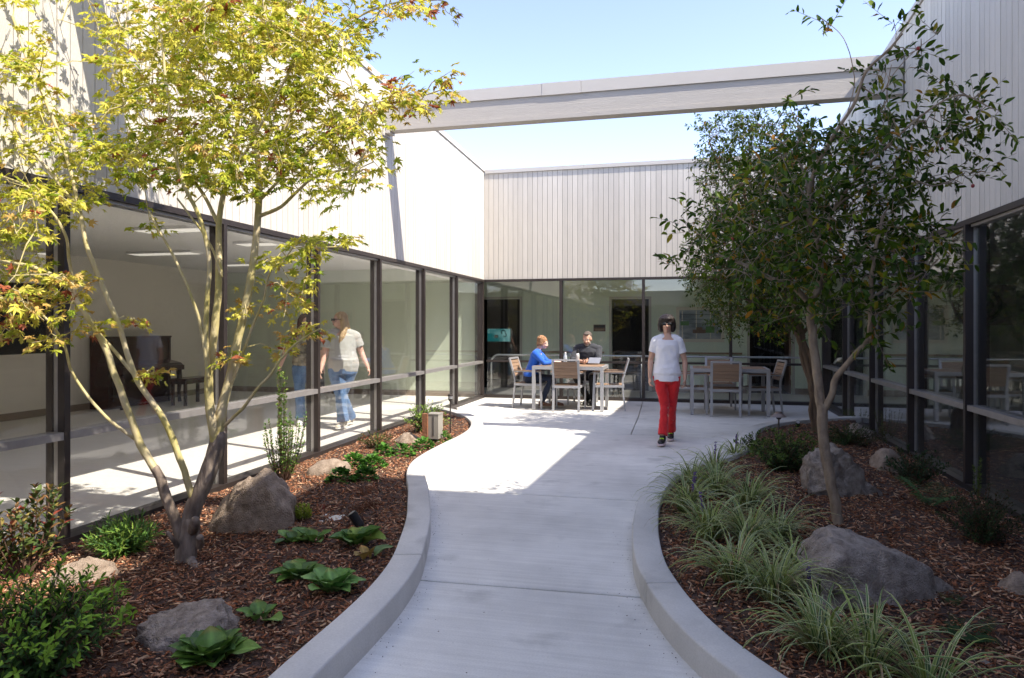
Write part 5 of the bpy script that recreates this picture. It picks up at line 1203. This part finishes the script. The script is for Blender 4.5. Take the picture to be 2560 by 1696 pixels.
# ---------------------------------------------------------------- shrubs
def shrub(name, label, cat, base, h, rx, n_st, per, size, tmpl, pal, wts, ry=None, tall=False, lean=(0, 0), r0=.005, up=.35, start=.3, group=None, tips=None):
    n_st = int(n_st*1.5); per = int(per*1.5); size *= 1.12
    ry = ry or rx; root = empty(name, tuple(base), label, cat, group=group); st = MB(); P_, D_, N_, S_, C_ = [], [], [], [], []
    for i in range(n_st):
        a = R.uniform(0, 6.28); q = math.sqrt(R.random()); e = Vector((math.cos(a)*q*rx+lean[0], math.sin(a)*q*ry+lean[1], h*(R.uniform(.55, 1) if tall else math.sqrt(max(.05, 1-q*q*.75))*R.uniform(.55, 1.))))
        b0 = Vector(base)+Vector((math.cos(a)*q*rx*.18, math.sin(a)*q*ry*.18, -.01)); e = Vector(base)+e
        mid = b0.lerp(e, .5)+Vector((-math.cos(a), -math.sin(a), 0))*rx*.1*(-1 if tall else 1)
        pts = smooth_path([b0, mid, e], 4); st.tube(pts, [r0*(1-.75*k/(len(pts)-1)) for k in range(len(pts))], 5)
        ax = (e-mid).normalized()
        for k in range(per):
            t = start+(1-start)*k/max(1, per-1); p = pts[min(len(pts)-1, int(t*(len(pts)-1)))].lerp(pts[min(len(pts)-1, int(t*(len(pts)-1))+1)], R.random())
            th = k*2.4+R.uniform(-.5, .5); u = ax.orthogonal().normalized(); w = ax.cross(u); dr = (u*math.cos(th)+w*math.sin(th))+ax*(up+.7*t)+Vector((0, 0, .1))
            P_.append(tuple(p)); D_.append(tuple(dr)); N_.append(tuple(ax+Vector((0, 0, .5))+runit()*.35)); S_.append(size*R.uniform(.65, 1.15)*(1-.25*t))
            c = pickcol(pal, wts, .2)
            if tips and t > .82: c = pickcol([tips], [1], .2)
            C_.append(c)
    st.build('stems', M['stem'], root); foliage(root, tmpl, P_, D_, N_, S_, C_, M['leaf'], 0, jit=.015); return root
dk = [(.055, .12, .03), (.075, .155, .035), (.04, .085, .03), (.16, .28, .04)]
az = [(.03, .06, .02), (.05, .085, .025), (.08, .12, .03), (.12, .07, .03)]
nd = [(.09, .13, .035), (.06, .10, .03), (.25, .14, .06), (.28, .07, .045), (.30, .24, .07)]
g = G(85, 1575, .06); shrub('glossy_shrub', 'glossy dark green shrub with lime tips in the bottom corner of the sunny bed', 'shrub', g, .47, .34, 84, 15, .044, leaf_oval(.34), dk, [4, 5, 4, .4], r0=.004, tips=(.24, .42, .05))
g = G(165, 1490, .06); shrub('glossy_shrub', 'smaller glossy green shrub behind the corner shrub, touching the pinkish boulder', 'shrub', g, .34, .22, 26, 12, .038, leaf_oval(.34), dk, [4, 4, 3, .6], r0=.003, tips=(.24, .42, .05))
g = G(55, 1330, .04); shrub('nandina_shrub', 'reddish and green shrub in front of the first window post', 'shrub', g, .48, .24, 16, 16, .062, OV, nd, [4, 4, 2, 2, 1.5], tall=True, r0=.005)
g = G(285, 1285, .05); shrub('feathery_shrub', 'fine feathery green plant between the sill and the maple trunk', 'shrub', g, .24, .20, 46, 14, .075, leaf_oval(.11, .02, .2), [(.12, .24, .045), (.06, .13, .04), (.22, .33, .06)], [4, 3, 3], r0=.002, start=.25, up=.9)
g = G(655, 1115, .05)
ab = shrub('climbing_shrub', 'tall thin lime green shrub standing against the glass behind the big tan boulder', 'shrub', g, .62, .20, 26, 22, .030, OVW, [(.13, .24, .045), (.07, .15, .035), (.22, .32, .06)], [4, 4, 2], tall=True, r0=.004)
g = G(652, 1110, .05); shrub('climbing_shrub', 'single tall leafy shoot rising higher than the rest against the glass', 'shrub', g, 1.13, .045, 7, 44, .034, OVW, [(.17, .29, .05), (.09, .18, .04), (.28, .38, .07)], [4, 3, 2], tall=True, r0=.004, start=.1)
g = G(872, 1042, .05); shrub('nandina_shrub', 'airy small-leaved shrub with reddish twigs near the pale boulder', 'shrub', g, .27, .21, 26, 14, .032, OV, nd, [4, 4, 1.5, 1, 1.5], r0=.003)
g = G(985, 1004, .05); shrub('boxy_shrub', 'bright green upright shrub behind the utility box', 'shrub', g, .44, .34, 46, 14, .042, OV, dk, [4, 4, 2, 3], r0=.004, tips=(.22, .34, .06))
g = G(700, 1215, .06); shrub('lime_plant', 'small lime green feathery plant in the mulch beside the big tan boulder', 'plant', g, .15, .06, 28, 12, .022, SM, [(.36, .42, .04), (.25, .34, .04)], [3, 2], tall=True, r0=.0015, start=.5)
g = G(745, 1185, .06); shrub('red_creeper', 'low patch of dry red foliage behind the lime green plant', 'plant', g, .05, .12, 24, 8, .022, SM, [(.30, .05, .035), (.22, .08, .04)], [3, 2], r0=.0015)
for x, y, l_ in ((830, 1190, 'withered rust brown plant just above the black spotlight'), (862, 1180, 'withered brown plant nearest the sunny kerb'), (845, 1150, 'withered brown plant between the leaf mounds and the spotlight')):
    g = G(x, y, .06); shrub('dried_plant', l_, 'plant', g, .10, .09, 22, 7, .018, SM, [(.16, .06, .03), (.24, .10, .05)], [3, 2], r0=.0015, group='withered plants')
# shaded bed
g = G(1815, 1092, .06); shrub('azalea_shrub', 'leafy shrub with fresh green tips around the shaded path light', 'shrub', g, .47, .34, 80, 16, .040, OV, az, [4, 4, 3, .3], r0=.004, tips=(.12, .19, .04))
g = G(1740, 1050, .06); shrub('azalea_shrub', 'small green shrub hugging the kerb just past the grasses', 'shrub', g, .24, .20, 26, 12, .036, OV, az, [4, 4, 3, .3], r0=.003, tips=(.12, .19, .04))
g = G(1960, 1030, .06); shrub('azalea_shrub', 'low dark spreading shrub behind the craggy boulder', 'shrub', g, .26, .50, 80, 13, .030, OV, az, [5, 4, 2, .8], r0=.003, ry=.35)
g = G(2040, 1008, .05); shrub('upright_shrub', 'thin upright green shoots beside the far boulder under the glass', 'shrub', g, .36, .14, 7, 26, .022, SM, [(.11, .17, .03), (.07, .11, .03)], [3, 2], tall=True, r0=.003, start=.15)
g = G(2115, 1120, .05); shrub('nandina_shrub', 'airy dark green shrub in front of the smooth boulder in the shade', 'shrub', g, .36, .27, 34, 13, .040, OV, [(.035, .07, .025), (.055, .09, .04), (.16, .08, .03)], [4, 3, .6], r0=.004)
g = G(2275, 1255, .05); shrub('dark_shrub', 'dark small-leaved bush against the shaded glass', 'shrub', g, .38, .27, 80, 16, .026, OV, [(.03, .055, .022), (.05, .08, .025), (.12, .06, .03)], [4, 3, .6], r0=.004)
g = G(2255, 1200, .05); shrub('upright_shrub', 'single pale green shoot standing up before the shaded window post', 'shrub', g, .44, .03, 3, 26, .030, SM, [(.16, .24, .04), (.10, .15, .03)], [3, 2], tall=True, r0=.003, start=.5)
g = G(1990, 975, .05); shrub('upright_shrub', 'short green shoots at the far end of the shaded bed', 'shrub', g, .18, .30, 14, 16, .022, SM, [(.11, .17, .03), (.07, .11, .03)], [3, 2], tall=True, r0=.002)
# ferns: each frond a part
def fern(base, label, nf, L_, colr):
    root = empty('fern', tuple(base), label, 'fern')
    for i in range(nf):
        a = i*2*math.pi/nf+R.uniform(-.3, .3); el = R.uniform(1.1, 1.7); l = L_*R.uniform(.7, 1.1); P_, D_, N_, S_, C_ = [], [], [], [], []
        pts = []; o = Vector((math.cos(a), math.sin(a), 0))
        for k in range(15):
            t = k/14; pts.append(Vector(base)+o*l*t*.85+Vector((0, 0, l*(el*t-.75*t*t))))
        sd = o.cross(Vector((0, 0, 1)))
        for k in range(2, 15):
            for s in (-1, 1):
                P_.append(tuple(pts[k])); D_.append(tuple(sd*s+o*.45)); N_.append((0, 0, 1)); S_.append(l*.30*math.sin(math.pi*(k/15)**.8)+.004); C_.append(pickcol([colr], [1], .2))
        V, F, CC = bake(leaf_oval(.2, .0, .1), P_, D_, N_, S_, C_)
        link('frond', np_mesh('frond', V, F, M['leaf'], CC), root)
fern(G(2150, 1175, .06), 'green fern beside the dark bush under the shaded glass', 13, .27, (.07, .15, .04))
fern(G(2240, 1490, .06), 'small dark fern in the mulch right of the largest boulder', 10, .15, (.035, .08, .025))
fern(G(2198, 1405, .06), 'tiny fern at the foot of the largest boulder', 7, .08, (.05, .10, .03))

# ---------------------------------------------------------------- bergenia: each big leaf a part
def big_leaf(L_, w, cup, curl, ph):
    V = []; nu, nv = 7, 9
    for j in range(nv):
        t = j/(nv-1); ww = w*math.sin(math.pi*min(1, .06+t*.93)**1.35)**.75 if t < 1 else w*.12
        for i in range(nu):
            s = (i/(nu-1)-.5)*2; wave = .05*math.sin(t*9+ph+s*2)*abs(s)
            V.append((s*ww*L_/2*(1+.06*math.sin(t*17+ph)), t*L_, L_*(cup*s*s*math.sin(math.pi*t)-curl*t*t+wave+.02*math.sin(s*6))))
    F = [(j*nu+i, j*nu+i+1, (j+1)*nu+i+1, (j+1)*nu+i) for j in range(nv-1) for i in range(nu-1)]
    return np.array(V), np.array(F)
M['berg'] = mat('fleshy_leaf', (.1, .2, .04), .5, vcol=True, trans=.2, var=.12, scale=18, bump=.25, bscale=50)
def bergenia(x, y, label, n, L_, pal=None, wts=None, dry=2):
    base = G(x, y, .065); root = empty('bergenia_plant', tuple(base), label, 'plant')
    L_ *= 1.02; n = int(n*1.6)
    pal = pal or [(.10, .20, .035), (.15, .27, .05), (.07, .14, .035)]; wts = wts or [3, 3, 2]
    for i in range(n):
        a = i*2.4+R.uniform(-.25, .25); rad = (i/n); el = 1.38-.72*rad+R.uniform(-.1, .1); l = L_*R.uniform(.75, 1.05)*(.75+.35*rad)
        V, F = big_leaf(l, R.uniform(.75, 1.15), R.uniform(.12, .36), R.uniform(.25, .6), R.uniform(0, 6))
        d = Vector((math.cos(a)*math.cos(el), math.sin(a)*math.cos(el), math.sin(el))); nn = Vector((-math.cos(a)*math.sin(el), -math.sin(a)*math.sin(el), math.cos(el)))
        Rm = frames([tuple(d)], [tuple(nn)])[0]; p0 = base+Vector((math.cos(a), math.sin(a), 0))*.02; st0 = p0+d*l*.35
        V = V @ Rm.T+np.array(st0); c = np.array(pickcol(pal, wts, .12)); Cc = np.repeat(c[None], len(V), 0)
        Cc = Cc*NR.uniform(.85, 1.15, (len(Cc), 1)); Cc[3::7] *= 1.45
        if i == 1: Cc[-14:, 0] += .10
        o = link('leaf', np_mesh('leaf', V, F, M['berg'], Cc, True), root)
        MB().tube([p0-Vector((0, 0, .02)), p0.lerp(st0, .5), st0+d*l*.1], [.006, .005, .003], 6).build('leaf_stalk', M['berg_stalk'], o)
    for i in range(dry):
        a = R.uniform(0, 6.28); V, F = big_leaf(L_*.8, .6, .35, .3, i); Rm = frames([(math.cos(a), math.sin(a), .1)], [(0, 0, 1)])[0]
        link('withered_leaf', np_mesh('withered_leaf', V @ Rm.T+np.array(base)+np.array([0, 0, .01]), F, M['berg'], np.repeat(np.array([[.07, .035, .025]]), len(V), 0), True), root)
M['berg_stalk'] = mat('leaf_stalk', (.16, .20, .07), .5)
bergenia(488, 1540, 'large fleshy-leaved clump in front of the flat grey boulder', 15, .125, dry=4)
bergenia(600, 1440, 'tiny fleshy-leaved plant with withered leaves, right of the flat grey boulder', 4, .09, dry=3)
bergenia(690, 1345, 'fleshy-leaved clump left of its brighter neighbour near the sunny kerb', 10, .105)
bergenia(768, 1375, 'bright green rosette nearest to the sunny kerb', 13, .12, [(.12, .26, .06), (.17, .32, .08)], [2, 2], dry=0)
bergenia(680, 1262, 'few-leaved fleshy plant below the white stones, left of a similar one', 5, .10, dry=2)
bergenia(725, 1262, 'few-leaved fleshy plant below the white stones with upright leaves', 5, .10, dry=2)
bergenia(825, 1268, 'fleshy-leaved clump at the foot of the black spotlight', 9, .13, [(.09, .19, .035), (.20, .30, .05)], [3, 1], dry=0)
bergenia(848, 1300, 'small sprig with orange tinged leaves below the spotlight clump', 3, .10, [(.30, .20, .05), (.10, .17, .05)], [2, 1], dry=2)
def mound(x, y, label, r_=.17, n=70):
    n *= 2; r_ *= 1.1
    base = G(x, y, .06); root = empty('heuchera_plant', tuple(base), label, 'plant', group='low green leaf mounds along the sunny kerb'); P_, D_, N_, S_, C_ = [], [], [], [], []
    for i in range(n):
        a = R.uniform(0, 6.28); q = math.sqrt(R.random()); el = .15+1.1*(1-q)
        p = base+Vector((math.cos(a)*q*r_*.8, math.sin(a)*q*r_*.8, .02+.11*(1-q*q)*R.uniform(.7, 1.1)))
        P_.append(tuple(p)); D_.append((math.cos(a)*math.cos(el), math.sin(a)*math.cos(el), math.sin(el)*.8)); N_.append((-math.cos(a)*.5, -math.sin(a)*.5, 1)); S_.append(R.uniform(.035, .055)); C_.append(pickcol([(.08, .21, .03), (.13, .30, .045), (.05, .13, .025)], [3, 2, 2], .2))
    foliage(root, leaf_oval(.85, .12, .15), P_, D_, N_, S_, C_, M['leaf'], 0, jit=.05)
    MB().cyl((base.x, base.y), r_*.3, .02, .07, 8, r_*.15).build('crown_base', M['stem'], root)
for x, y, l, r_, n in ((788, 1122, 'frontmost green leaf mound, left of its twin', .12, 80), (845, 1118, 'green leaf mound right of the frontmost one', .11, 70), (818, 1085, 'darker green leaf mound beside the low tan boulder', .13, 70), (862, 1088, 'bright frilly green leaf mound between the darker one and the kerb', .13, 80),
   (888, 1060, 'green leaf mound behind the bright frilly one', .12, 60), (928, 1060, 'green leaf mound close to the inner bend of the kerb', .14, 60), (978, 1044, 'green leaf mound next to the foot of the rusty post', .15, 60), (1018, 1026, 'farthest green leaf mound, to the right of the rusty post', .15, 60)):
    mound(x, y, l, r_, n)
# ---------------------------------------------------------------- striped grasses
def liriope(x, y, label, n, L_, spread=1., flower=0):
    n = int(n*1.1); L_ *= 1.15
    base = G(x, y, .07); root = empty('striped_grass', tuple(base), label, 'grass clump', group='striped grass clumps along the shaded kerb')
    m = 9; V = []; F = []; C = []
    for i in range(n):
        a = R.uniform(0, 6.28); l = L_*R.uniform(.6, 1.3); el = R.uniform(.75, 1.45); dr = R.uniform(.75, 1.5)*spread; w = R.uniform(.0045, .0082)
        o = Vector((math.cos(a), math.sin(a), 0)); sd = o.cross(Vector((0, 0, 1))); p = base+o*R.uniform(0, .035)+sd*R.uniform(-.02, .02); ang = el; tw_ = R.uniform(-.6, .6)
        edge = R.choice([(.72, .72, .34), (.82, .80, .46), (.56, .60, .19)]); mid = R.choice([(.10, .18, .04), (.06, .12, .035), (.22, .30, .06)]); 
        if R.random() < .04: edge = mid = (.35, .25, .13)
        b0 = len(V)
        for k in range(m):
            t = k/(m-1); ww = w*(1-.9*t**2.2); s_ = (sd*math.cos(tw_*t)+Vector((0, 0, 1))*math.sin(tw_*t))
            V += [tuple(p-s_*ww), tuple(p-s_*ww*.45+Vector((0, 0, -.0012))), tuple(p+s_*ww*.45+Vector((0, 0, -.0012))), tuple(p+s_*ww)]; C += [edge, mid, mid, edge]
            d = o*math.cos(ang)+Vector((0, 0, math.sin(ang))); p = p+d*l/(m-1); ang -= dr*(.25+1.5*t)/(m-1)*2
            if p.z < .085: p.z = .085
        for k in range(m-1):
            for j in range(3): q = b0+k*4+j; F.append((q, q+1, q+5, q+4))
    tag(link('blades', np_mesh('blades', V, F, M['blade'], C), root), kind='stuff')
    for i in range(flower):
        a = R.uniform(0, 6.28); e = base+Vector((math.cos(a)*.07, math.sin(a)*.07, L_*R.uniform(.75, .95))); MB().tube([base, base.lerp(e, .5), e], [.0016, .0014, .001], 5).build('flower_stalk', M['stem'], root)
        b = MB()
        for k in range(26):
            t = R.random(); b.ell(base.lerp(e, .62+.38*t)+runit()*.008, (.0045, .0045, .0055), None, 6, 4)
        b.build('flower_spike', M['purple'], root)
M['purple'] = mat('purple_flower', (.13, .07, .24), .6)
for i, (x, y, n, L_, f, l) in enumerate((
 (1590, 1190, 110, .33, 2, 'striped grass clump nearest the kerb with purple flower spikes, middle of the row'), (1655, 1150, 110, .34, 0, 'striped grass clump at the inner bend, half way along the shaded kerb'), (1730, 1180, 110, .34, 0, 'tall pale striped clump in the middle of the drift'),
 (1640, 1255, 120, .34, 1, 'broad striped clump spilling over the mulch by the kerb'), (1730, 1270, 110, .34, 0, 'striped clump just left of the largest boulder'), (1800, 1250, 80, .30, 0, 'striped clump touching the left end of the largest boulder'),
 (1700, 1355, 110, .32, 0, 'striped clump with long bowed blades below the broad one'), (1790, 1395, 120, .30, 0, 'green centred striped clump left of the largest boulder foot'), (1885, 1400, 80, .24, 2, 'short striped clump in front of the largest boulder with thin purple spikes'),
 (1650, 1095, 60, .28, 1, 'small far striped clump against the kerb bend'), (1700, 1060, 45, .26, 1, 'farthest thin striped clump beside the leafy shrub'), (1900, 1525, 110, .30, 0, 'large striped clump near the bottom with wide arching blades'), (2010, 1565, 60, .34, 0, 'striped clump at the bottom edge with very long arching blades'),
 (2150, 1610, 50, .30, 0, 'striped clump cut by the bottom edge beside the pebbles'), (1835, 1330, 60, .26, 0, 'narrow striped clump leaning on the largest boulder'), (1600, 1125, 60, .28, 0, 'striped clump leaning over the kerb before the bend'))):
    liriope(x, y, l, n, L_, 1., f)

# ================================================================ GARDEN FITTINGS
g = G(984, 1034, .04)
pt = empty('utility_post', tuple(g), 'rusty brown post with a grey utility box fixed to it in the sunny bed', 'utility box')
fw = Vector((-ST, CT, 0)); rt = Vector((CT, ST, 0))
zc = g.y*CT-g.x*ST; px = D*zc/FPX
def obox(c, w, d, z0, z1): # box aligned with the courtyard
    return MB().box(c.x-w/2, c.x+w/2, c.y-d/2, c.y+d/2, z0, z1)
pw_ = 13*px; h1 = 86*px
obox(g, pw_, .07, .0, h1).build('post', M['rust'], pt)
gb = g+rt*(pw_/2+14*px)+fw*.05
o = obox(gb, 27*px, .16, h1-58*px, h1-.012).build('box', M['box_grey'], pt); obox(gb, 29*px, .17, h1-.0115, h1).build('lid', M['box_grey'], o); obox(gb+rt*(2*px)-Vector((0, 0, 0)), .016, .175, h1-50*px, h1-.03).build('seam', M['groove'], o)
MB().cyl((gb.x, gb.y), .03, .0, h1-58*px-.001, 10).build('conduit', M['groove'], pt)
obox(gb, 22*px, .1, .0, h1-66*px).build('base_block', M['kerb'], pt)
def path_light(x, yb, yt, label, hat=True):
    g = G(x, yb, .06); zc = g.y*CT-g.x*ST; h = (yb-yt)*D*zc/FPX; r = empty('path_light', tuple(g), label, 'path light'); z = g.z
    MB().cyl((g.x, g.y), .008, z-.05, z+h-.07, 10).build('stake', M['bronze'], r)
    if hat:
        MB().cyl((g.x, g.y), .02, z+h-.075, z+h-.05, 14, .03).build('socket', M['bronze'], r)
        MB().loft([((g.x, g.y, z+h-.05), (.075, 0, 0), (0, .075, 0)), ((g.x, g.y, z+h-.018), (.038, 0, 0), (0, .038, 0)), ((g.x, g.y, z+h-.016), (.036, 0, 0), (0, .036, 0)), ((g.x, g.y, z+h), (.034, 0, 0), (0, .034, 0))], 20).build('hat', M['lamp_hat'], r)
        MB().cyl((g.x, g.y), .022, z+h-.052, z+h-.048, 14).build('lens', M['white_pl'], r)
    else:
        MB().cyl((g.x, g.y), .018, z+h-.085, z+h-.055, 14, .03).build('socket', M['bronze'], r)
        MB().cyl((g.x, g.y), .030, z+h-.054, z+h-.022, 16).build('lens', M['steel'], r); MB().cyl((g.x, g.y), .034, z+h-.021, z+h, 16, .03).build('cap', M['bronze'], r)
    MB().cyl((g.x, g.y), .03, z-.03, z+.006, 14).build('ground_collar', M['groove'], r)
M['lamp_hat'] = mat('weathered_lamp_metal', (.20, .16, .14), .5, metal=.4)
path_light(1041, 1007, 912, 'slim path light with a short round lamp head beside the utility box', False)
path_light(1800, 1072, 952, 'path light with a flared hat rising from the shrub by the shaded kerb')
def spot(x, yb, a, b, label):
    g = G(x, yb, .06); r = empty('spotlight', tuple(g), label, 'spotlight'); a, b = Vector(a), Vector(b)
    MB().tube([g+a*.4, g+a, g+b, g+b+(b-a).normalized()*.001], [.028, .031, .031, .030], 18).build('housing', M['black'], r, False)
    MB().tube([g+b+(b-a).normalized()*.0015, g+b+(b-a).normalized()*.003], [.024, .024], 18).build('lens', M['steel'], r)
    MB().cyl((g.x, g.y), .012, g.z-.04, g.z+a.z, 8).build('stake', M['black'], r)
spot(832, 1225, (0, 0, .03), (-.05, -.02, .115), 'black tubular spotlight tilted to the left in the sunny mulch')
spot(1843, 992, (0, 0, .04), (.0, -.06, .10), 'black round spotlight facing the path at the far kerb of the shaded bed')
# block on the sill by the far corner
g = G(1160, 929, .0); tag(MB().box(XL+.05, XL+.22, 10.95, 11.2, .001, .055).build('sill_block', M['bronze']), 'small dark metal block on the patio at the foot of the left glass wall', 'block')
# litter on the paving
fl = MB()
for S__, sg in ((SL, -1), (SRR, 1)):
    for i in range(300):
        q = S__[R.randint(30, len(S__)-20)]; d = abs(R.gauss(0, .05))+.006
        if R.random() < .12: d = R.uniform(.05, .6)
        s = R.uniform(.0015, .005); x, y = q.x-sg*d, q.y+R.uniform(-.03, .03); a = R.uniform(0, 6.28); c_, s_ = math.cos(a)*s, math.sin(a)*s
        fl.add([(x+c_, y+s_, .003), (x-s_*.5, y+c_*.5, .003), (x-c_, y-s_, .003), (x+s_*.4, y-c_*.4, .003), (x, y, .003+s*.6)], [(0, 1, 4), (1, 2, 4), (2, 3, 4), (3, 0, 4)])
tag(fl.build('leaf_litter', M['soil']), kind='stuff')
